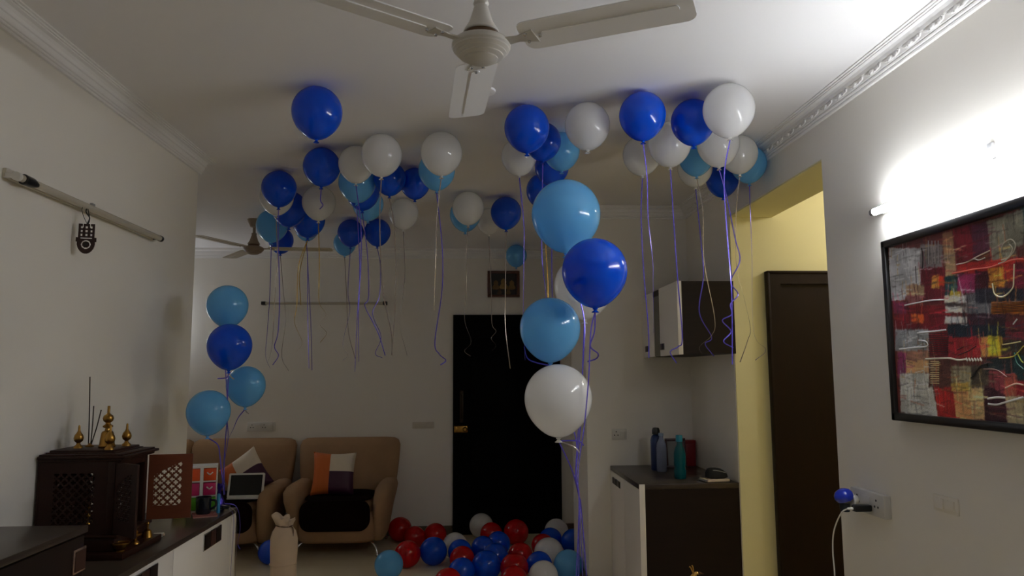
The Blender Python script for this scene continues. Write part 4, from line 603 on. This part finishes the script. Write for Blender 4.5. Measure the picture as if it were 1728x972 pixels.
# carved shrine on the counter
ZK = .87
t = thing('carved_shrine', (-1.4, 2.9, ZK), 'carved rosewood home shrine, coloured as in shade, with open latticed doors on the counter', 'shrine')
L_ = lambda x, y, z: (x+1.4, y-2.9, z-ZK)
def SBx(name, m, x0, x1, y0, y1, z0, z1, bev=.003, parent=None): return B(name, m, parent or t, (x0+1.4, x1+1.4, y0-2.9, y1-2.9, z0-ZK, z1-ZK), bev=bev)
SBx('base', ROSE_SHADE, -1.518, -1.195, 2.705, 3.03, .87, .893)
dr = SBx('drawer', ROSE_SHADE, -1.515, -1.24, 2.735, 3.01, .893, .938)
SBx('floor_board', ROSE_SHADE, -1.518, -1.23, 2.73, 3.02, .938, .950)
SBx('back_panel', ROSE_SHADE, -1.518, -1.508, 2.742, 3.0, .95, 1.2)
def jali(w, h, arch=True):
    def f(x, z):
        if arch:
            if x < w*.12 or x > w*.76 or z < h*.2 or z > h*(.66+.22*((x/w-.12)/.64)**.8): return True
        elif x < w*.2 or x > w*.8 or z < h*.14 or z > h*.84: return True
        p = .0285; hrow = p*.5; row = int(z/hrow)
        for rr in (row-1, row, row+1, row+2):
            cz = (rr+.5)*hrow; off = (rr % 2)*p*.5; cx = off+round((x-off)/p)*p
            dx, dz = abs(x-cx), abs(z-cz)
            if (dx < .0034 and dz < .0088) or (dz < .0034 and dx < .0088): return False
        return True
    return f
def panel(name, m, p0, ang, w, h, th=.008, arch=True, parent=None):
    bm = bmesh.new(); nx = int(w/.0025); nz = int(h/.0025)
    M = Matrix.Translation(L_(*p0)) @ Matrix.Rotation(ang, 4, 'Z')
    cells(bm, w, h, th, nx, nz, jali(w, h, arch), M)
    return obj(name, bm, m, parent or t, None)
panel('side_panel', ROSE_SHADE, (-1.508, 2.742, .95), 0, .235, .25, arch=False)
panel('side_panel', ROSE_SHADE, (-1.508, 2.992, .95), 0, .235, .25, arch=False)
for y in (2.738, 2.982): SBx('corner_post', ROSE_SHADE, -1.275, -1.25, y, y+.022, .95, 1.2)
SBx('lintel', ROSE_SHADE, -1.273, -1.253, 2.75, 2.99, 1.172, 1.2)
ang = math.atan2(-.105, .105)
panel('door', ROSE_SHADE, (-1.252, 2.742, .952), math.atan2(-.09, .115), .145, .245)
panel('door', ROSE_LIT, (-1.247, 3.006, .95), math.atan2(.03, .15), .158, .245).__setitem__('label', 'open latticed door coloured in a lit tone')
bm = bmesh.new(); bbox(bm, -.118, .185, -.17, .122, .340, .350, .004); bbox(bm, -.116, .172, -.16, .112, .349, .356, .003); bbox(bm, -.118, .170, -.163, .115, .330, .341, .003); obj('roof', bm, ROSE_SHADE, t)
bm = bmesh.new(); bbox(bm, -.10, .125, -.125, .085, .355, .368, .004); bbox(bm, -.108, .135, -.135, .095, .354, .360, .003); obj('roof_platform', bm, ROSE_SHADE, t)
small = [(0, -.002), (.016, 0), (.015, .006), (.008, .012), (.006, .018), (.0145, .026), (.017, .036), (.014, .047), (.008, .055), (.0045, .062), (.0035, .080), (.002, .083), (0, .083)]
big = [(0, -.002), (.028, 0), (.030, .006), (.026, .012), (.024, .03), (.021, .052), (.018, .058), (.010, .062), (.0085, .070), (.017, .074), (.018, .079), (.010, .084), (.008, .09), (.016, .096), (.019, .106), (.016, .116), (.007, .122), (.005, .126), (.005, .150), (.003, .152), (0, .152)]
for (x, y, z), pr, s in zip(FIN, (small, small, big, small), (1.0, 1.0, 1.0, 1.05)):
    x = min(x, -1.292); y = min(max(y, 2.785), 2.97)
    bm = bmesh.new(); lathe(bm, [(r*s, h*s) for r, h in pr], 20, Matrix.Translation(L_(x, y, 1.238))); obj('finial', bm, BRASS, t, 50)
bm = bmesh.new(); lathe(bm, [(0, 0), (.02, 0), (.018, .02), (.01, .03), (.014, .045), (.008, .06), (.012, .075), (0, .09)], 14, Matrix.Translation(L_(-1.40, 2.87, .95))); obj('idol', bm, BRASS, t)
GST = 'brass puja items before the shrine'
t2 = thing('brass_bowl', (-1.222, 2.745, .893), 'shallow brass bowl at the near corner of the shrine base', 'bowl', GST)
bm = bmesh.new(); lathe(bm, [(0, 0), (.014, 0), (.014, .004), (.026, .016), (.03, .026), (.028, .026), (.022, .015), (0, .007)], 24); obj('bowl', bm, BRASS, t2)
bm = bmesh.new(); lathe(bm, [(.029, .025), (.032, .027), (.029, .029), (.028, .026)], 24); obj('rim', bm, BRASS, t2)
t2 = thing('oil_lamp', (-1.222, 2.86, .893), 'small brass oil lamp in the middle before the shrine', 'oil lamp', GST)
bm = bmesh.new(); lathe(bm, [(0, 0), (.016, 0), (.014, .005), (.006, .012), (.006, .022), (.02, .03), (.022, .036), (.012, .034), (0, .032)], 18); obj('stem', bm, BRASS, t2)
bm = bmesh.new(); lathe(bm, [(0, .03), (.008, .034), (.009, .042), (.003, .05), (0, .058)], 14); obj('wick_cone', bm, BRASS, t2)
t2 = thing('brass_bell', (-1.225, 2.97, .893), 'little brass bell with beads at the far side before the shrine', 'bell', GST)
bm = bmesh.new(); lathe(bm, [(0, 0), (.019, 0), (.017, .008), (.013, .024), (.006, .03), (0, .031)], 18); obj('body', bm, BRASS, t2)
bm = bmesh.new(); lathe(bm, [(0, .03), (.004, .031), (.004, .045), (.007, .049), (.004, .055), (0, .057)], 12); obj('handle', bm, BRASS, t2)
t2 = thing('incense_holder', (-1.43, 2.915, 1.238), 'bundle of three thin incense sticks in a holder on the shrine roof', 'incense')
bm = bmesh.new(); lathe(bm, [(0, 0), (.015, 0), (.015, .004), (.005, .008), (.006, .012), (0, .012)], 14); obj('holder', bm, BRASS, t2)
STK = mat('incense_brown', (52, 38, 28), .9, var=.2)
for a, l, dx in ((-.035, .26, -.004), (.02, .15, .004), (.22, .135, .006)):
    bm = bmesh.new(); tube(bm, spline([(dx, 0, .008), (dx+sin(a)*l*.5, .002, l*.5), (dx+sin(a)*l, 0, l)]), .0022, 6); obj('incense_stick', bm, STK, t2)
t2 = thing('matchbox', (-1.232, 3.09, ZK), 'tiny white matchbox lying alone on the counter', 'box', rz=.15)
B('sleeve', WHITEP, t2, (-.018, .018, -.012, .012, 0, .012)); B('tray', PAPER, t2, (-.022, .022, -.01, .01, .002, .010))

# far end of the counter
t = thing('drawer_organiser', (-1.268, 3.635, ZK), 'small white organiser with orange, pink and green drawers on the counter end', 'organiser', rz=.30)
B('frame', WHITEP, t, (-.075, .075, -.05, .05, 0, .01), (-.075, .075, -.05, .05, .071, .077), (-.075, .075, -.05, .05, .138, .144), (-.075, .075, -.05, .05, .202, .212), (-.075, -.070, -.05, .05, 0, .21), (.0, .014, -.052, .05, 0, .21), (.07, .075, -.05, .05, 0, .21), (-.075, .075, .045, .05, 0, .21))
for k, c in enumerate(((96, 180, 36), (190, 40, 100), (222, 84, 32))):
    d = B('drawer', mat('drawer_%d' % k, c, .35, var=.03), t, (-.069, -.001, -.05, .044, .013+k*.0655, .068+k*.0655), (.015, .069, -.05, .044, .013+k*.0655, .068+k*.0655), bev=.002)
    bm = bmesh.new(); tube(bm, spline([(.03, -.05, .05+k*.0655), (.042, -.058, .042+k*.0655), (.054, -.05, .05+k*.0655)]), .003, 6); obj('pull', bm, WHITEP, d)
t = thing('yellow_carton', (-1.30, 3.48, ZK), 'small yellow green carton beside the shrine door', 'carton', rz=.5)
B('body', mat('yellow_card', (180, 170, 80), .6, var=.2, scale=30), t, (-.025, .025, -.02, .02, 0, .05), bev=.001); B('flap', PAPER, t, (-.026, .026, -.021, -.019, .03, .052))
t = thing('dark_mug', (-1.215, 3.535, ZK+.006), 'dark navy mug standing on a pale pink notepad', 'mug')
bm = bmesh.new(); lathe(bm, [(0, 0), (.029, 0), (.032, .006), (.034, .075), (.031, .075), (.029, .01), (0, .008)], 24); obj('body', bm, mat('navy_ceramic', (18, 24, 36), .25, var=.05), t)
bm = bmesh.new(); tube(bm, spline([(.030, 0, .06), (.052, 0, .058), (.055, 0, .036), (.031, 0, .018)]), .005, 8); obj('handle', bm, mat('navy_ceramic', (18, 24, 36)), t)
t = thing('notepad', (-1.205, 3.525, ZK), 'pale pink notepad under the dark mug', 'notepad', rz=.4)
B('pages', mat('pink_paper', (196, 150, 140), .8, var=.05), t, (-.05, .05, -.055, .055, 0, .004)); B('cover', mat('pink_card', (150, 90, 84), .7), t, (-.051, .051, -.056, .056, .004, .006))
t = thing('blue_marker', (-1.165, 3.585, ZK), 'short light blue marker pen standing behind the mug', 'pen')
bm = bmesh.new(); lathe(bm, [(0, 0), (.008, 0), (.008, .06), (.006, .064), (0, .064)], 12); obj('barrel', bm, mat('cyan_plastic', (60, 150, 200), .3), t)
bm = bmesh.new(); lathe(bm, [(.0085, .05), (.0085, .08), (.006, .086), (0, .086)], 12); obj('cap', bm, mat('cyan_plastic', (60, 150, 200)), t)
t = thing('balloon_weight', (-1.185, 3.655, ZK), 'crumpled violet foil weight tying the small bouquet at the counter end', 'weight')
bm = bmesh.new(); lathe(bm, [(0, 0), (.024, 0), (.028, .02), (.022, .05), (.01, .075), (.008, .09), (.02, .12), (.012, .118), (0, .09)], 11)
for v in bm.verts: v.co += Vector((random.gauss(0, .003), random.gauss(0, .003), random.gauss(0, .002)))
obj('foil', bm, mat('violet_foil', (60, 44, 150), .25, .7, var=.2), t)
for k, path in enumerate(([(0, -.02, .03), (.06, -.01, .012), (.085, .0, -.05), (.082, .02, -.3), (.09, .04, -.6)], [(0, -.02, .03), (.05, -.03, .012), (.083, -.04, -.04), (.080, -.045, -.3), (.09, -.02, -.6)], [(0, .0, .03), (.07, .03, .012), (.09, .04, -.08), (.085, .03, -.16), (.09, .05, -.19)])):
    bm = bmesh.new(); tube(bm, spline(path), 1, 4, wide=.0027, thick=.0005, ref=(1, 0, 0)); obj('ribbon_tail', bm, RIBM['v'] if k else RIBM['s'], t, None)
t = thing('cable_bundle', (-1.162, 3.655, ZK), 'tangle of dark charging cables at the end of the counter', 'cables')
for k in range(4):
    bm = bmesh.new(); tube(bm, spline([(random.uniform(-.03, .03), random.uniform(-.05, .05), .004+.004*k+random.uniform(0, .006)) for _ in range(8)], 6), .003, 6); obj('cable', bm, BLACKP if k else GREYP, t)

# ---------------------------------------------------------------- sofas
def arm_bm(s, hx, d):
    bm = bmesh.new()
    loft(bm, [(s*(hx-.125), .02, .12, .05, d-.06), (s*(hx-.120), .0, .2, .062, d-.03), (s*(hx-.105), -.02, .34, .072, d), (s*(hx-.085), -.04, .46, .082, d+.01), (s*(hx-.075), -.03, .52, .084, d-.01), (s*(hx-.072), 0, .555, .068, d-.05), (s*(hx-.072), .02, .572, .035, d-.12)], ex=3)
    return bm
def seat_unit(loc, hx, nb, label, name, rz=0, armx=True):
    t = thing(name, loc, label, 'sofa', rz=rz); d = .37
    bm = bmesh.new(); loft(bm, [(0, 0, .115, hx-.14, d-.02), (0, -.01, .14, hx-.115, d), (0, -.015, .25, hx-.105, d+.015), (0, -.01, .34, hx-.105, d), (0, 0, .36, hx-.1, d-.03)], 40, 5); obj('base', bm, SOFA, t, 60)
    for s in (-1, 1): obj('arm', arm_bm(s, hx, d), SOFA, t, 60)
    bw = (2*hx)/nb
    for i in range(nb):
        cx = (i-(nb-1)/2)*bw; h = bw/2
        bm = bmesh.new(); loft(bm, [(cx, .27, .30, h-.06, .10), (cx, .28, .45, h-.035, .125), (cx, .31, .62, h-.012, .13), (cx, .335, .76, h, .12), (cx, .35, .85, h+.004, .10), (cx, .36, .895, h-.012, .075), (cx, .365, .915, h-.05, .04), (cx, .366, .92, h-.12, .015)], 40, 3.6)
        obj('backrest', bm, SOFA, t, 60)
        w2 = (2*hx-.29)/nb; cx2 = (i-(nb-1)/2)*w2
        bm = bmesh.new(); loft(bm, [(cx2, -.04, .33, w2/2-.03, .30), (cx2, -.04, .36, w2/2-.002, .335), (cx2, -.04, .42, w2/2-.002, .335), (cx2, -.04, .455, w2/2-.03, .30), (cx2, -.04, .462, w2/2-.1, .2)], 36, 4.5); obj('seat', bm, SOFA, t, 60)
        # fur mat: over the seat and down its front edge
        bm = bmesh.new(); ww = w2/2-.025
        loft(bm, [(cx2, -.10, .455, ww-.01, .29), (cx2, -.10, .468, ww, .295), (cx2, -.10, .478, ww-.03, .26), (cx2, -.10, .482, ww-.12, .18)], 36, 4)
        pts = rrect(-ww, ww, .225, .472, .085, 7)
        prism(bm, pts, .395, .425, Matrix.Translation((cx2, 0, 0)) @ Matrix(((1, 0, 0, 0), (0, 0, -1, 0), (0, 1, 0, 0), (0, 0, 0, 1))))
        part_label(obj('seat_mat', bm, MATB, t, 50), 'dark brown fur seat mat')
    for sx in (-1, 1):
        for sy in (-1, 1):
            bm = bmesh.new(); tube(bm, spline([(sx*(hx-.20), sy*.26, .125), (sx*(hx-.165), sy*.29, .11), (sx*(hx-.13), sy*.315, .07), (sx*(hx-.115), sy*.33, .02)]), lambda q: .012-.003*q, 10)
            lg = obj('leg', bm, CHROME, t, 60)
            bm = bmesh.new(); lathe(bm, [(0, 0), (.012, .002), (.017, .014), (.012, .026), (0, .03)], 14, Matrix.Translation((sx*(hx-.115), sy*.33, 0))); obj('foot', bm, CHROME, lg)
    return t
seat_unit((-1.115, 6.735, 0), .455, 1, 'brown suede armchair with chrome feet and a dark fur seat mat', 'armchair')
seat_unit((-2.545, 6.735, 0), .93, 2, 'brown suede two seat sofa left of the armchair, partly behind the counter', 'two_seat_sofa')

def cushion(loc, R, label, w=.36, flip=False):
    t = thing('cushion', loc, label, 'cushion', 'three coloured scatter cushions'); t.rotation_euler = R
    n = 24; h = w/2
    def pt(i, j, s):
        u, v = 2*i/n-1, 2*j/n-1
        e = (1-u**4)*(1-v**4); k = 1-.06*(1-abs(u))*(abs(v)**2)-.0
        px = u*h*(1-.07*(1-v*v)**1.0*abs(u)**3+.02*v*v*abs(u)); pz = v*h*(1-.07*(1-u*u)*abs(v)**3+.02*u*u*abs(v))
        return Vector((px, s*(.012+.062*e**.6) if e > 0 else s*.0, pz))
    def quad(bm, f):
        for s in (-1, 1):
            V = {}
            for i in range(n):
                for j in range(n):
                    if not f((i+.5)/n, (j+.5)/n, s): continue
                    q = []
                    for a, b in ((i, j), (i+1, j), (i+1, j+1), (i, j+1)):
                        if (a, b) not in V: V[(a, b)] = bm.verts.new(pt(a, b, s))
                        q.append(V[(a, b)])
                    bm.faces.new(q)
    for nm, m, f in (('orange_patch', ORANGE, lambda u, v, s: u < .43), ('cream_patch', CWHITE, lambda u, v, s: u >= .43 and v >= .53), ('plum_patch', PURPLE, lambda u, v, s: u >= .43 and v < .53)):
        bm = bmesh.new(); quad(bm, f); obj(nm, bm, m, t, 80)
    return t
cushion((-1.18, 6.60, .652), (radians(-14), radians(2), radians(4)), 'orange, cream and plum cushion upright on the armchair', .36)
cushion((-1.93, 6.62, .64), (radians(-14), radians(-35), 0), 'orange, cream and plum cushion lying tilted on the two seat sofa behind the laptop', .36)
t = thing('laptop', (-1.865, 6.395, .482), 'white laptop with a dark screen open on the two seat sofa', 'laptop', rz=.05)
B('keyboard_base', WHITEP, t, (-.145, .145, -.01, .2, 0, .014), bev=.003)
bm = bmesh.new(); Ml = Matrix.Translation((0, .0, .012)) @ Matrix.Rotation(radians(-17), 4, 'X')
prism(bm, rrect(-.145, .145, 0, .2, .012), -.006, .004, Ml @ Matrix(((1, 0, 0, 0), (.12*0, 0, -1, 0), (0, 1, 0, 0), (0, 0, 0, 1)))); lid = obj('lid', bm, WHITEP, t)
bm = bmesh.new(); prism(bm, rrect(-.128, .128, .02, .185, .003), .004, .0055, Ml @ Matrix(((1, 0, 0, 0), (0, 0, -1, 0), (0, 1, 0, 0), (0, 0, 0, 1)))); obj('screen', bm, SCREEN, lid)

# pale cloth sack
t = thing('cloth_sack', (-1.335, 5.55, 0), 'pale cloth sack tied at the top standing on the floor before the armchair', 'sack')
bm = bmesh.new(); n = 30; rings = []
pr = [(0, 0), (.085, 0), (.092, .02), (.09, .12), (.092, .2), (.094, .28), (.092, .34), (.08, .385), (.064, .41), (.052, .43)]
for k, (r, z) in enumerate(pr[1:]):
    rings.append([bm.verts.new(((r*(1+.05*sin(3*a+k*.4)+.035*sin(7*a-k))+.0)*cos(a)+.01*z*6*0, (r*(1+.05*sin(5*a+k*.7)))*sin(a)*.85, z+.008*sin(4*a)*(z > .3))) for a in [2*pi*i/n for i in range(n)]])
for A_, B_ in zip(rings, rings[1:]):
    for i in range(n): bm.faces.new((A_[i], A_[(i+1) % n], B_[(i+1) % n], B_[i]))
bm.faces.new(rings[0]); bm.faces.new(rings[-1])
obj('body', bm, JUTE, t, 70)
bm = bmesh.new(); rings = []
for k, (r, z, ox) in enumerate(((.052, .425, 0), (.058, .445, -.004), (.075, .47, -.014), (.062, .49, .0), (.03, .475, 0))):
    rings.append([bm.verts.new((r*(1+.22*sin(5*a+k*.3))*cos(a)+ox, r*(1+.2*sin(6*a))*sin(a)*.8, z+.014*sin(5*a+1)*(k > 1)-.02*cos(a)*(k > 1))) for a in [2*pi*i/n for i in range(n)]])
for A_, B_ in zip(rings, rings[1:]):
    for i in range(n): bm.faces.new((A_[i], A_[(i+1) % n], B_[(i+1) % n], B_[i]))
bm.faces.new(rings[0]); bm.faces.new(rings[-1])
obj('gathered_top', bm, JUTE, t, 70)
bm = bmesh.new(); tube(bm, [(.056*cos(a), .048*sin(a), .428+.004*sin(2*a)) for a in [2*pi*i/20 for i in range(21)]], .004, 6); tube(bm, spline([(.05, -.02, .43), (.07, -.03, .41), (.072, -.035, .36)]), .004, 6); obj('drawstring', bm, mat('brown_cord', (110, 84, 62), .9), t)
bm = bmesh.new(); tube(bm, [(.094*cos(a), .081*sin(a), .165) for a in [2*pi*i/24 for i in range(25)]], .004, 6); obj('hem_seam', bm, JUTE, t)
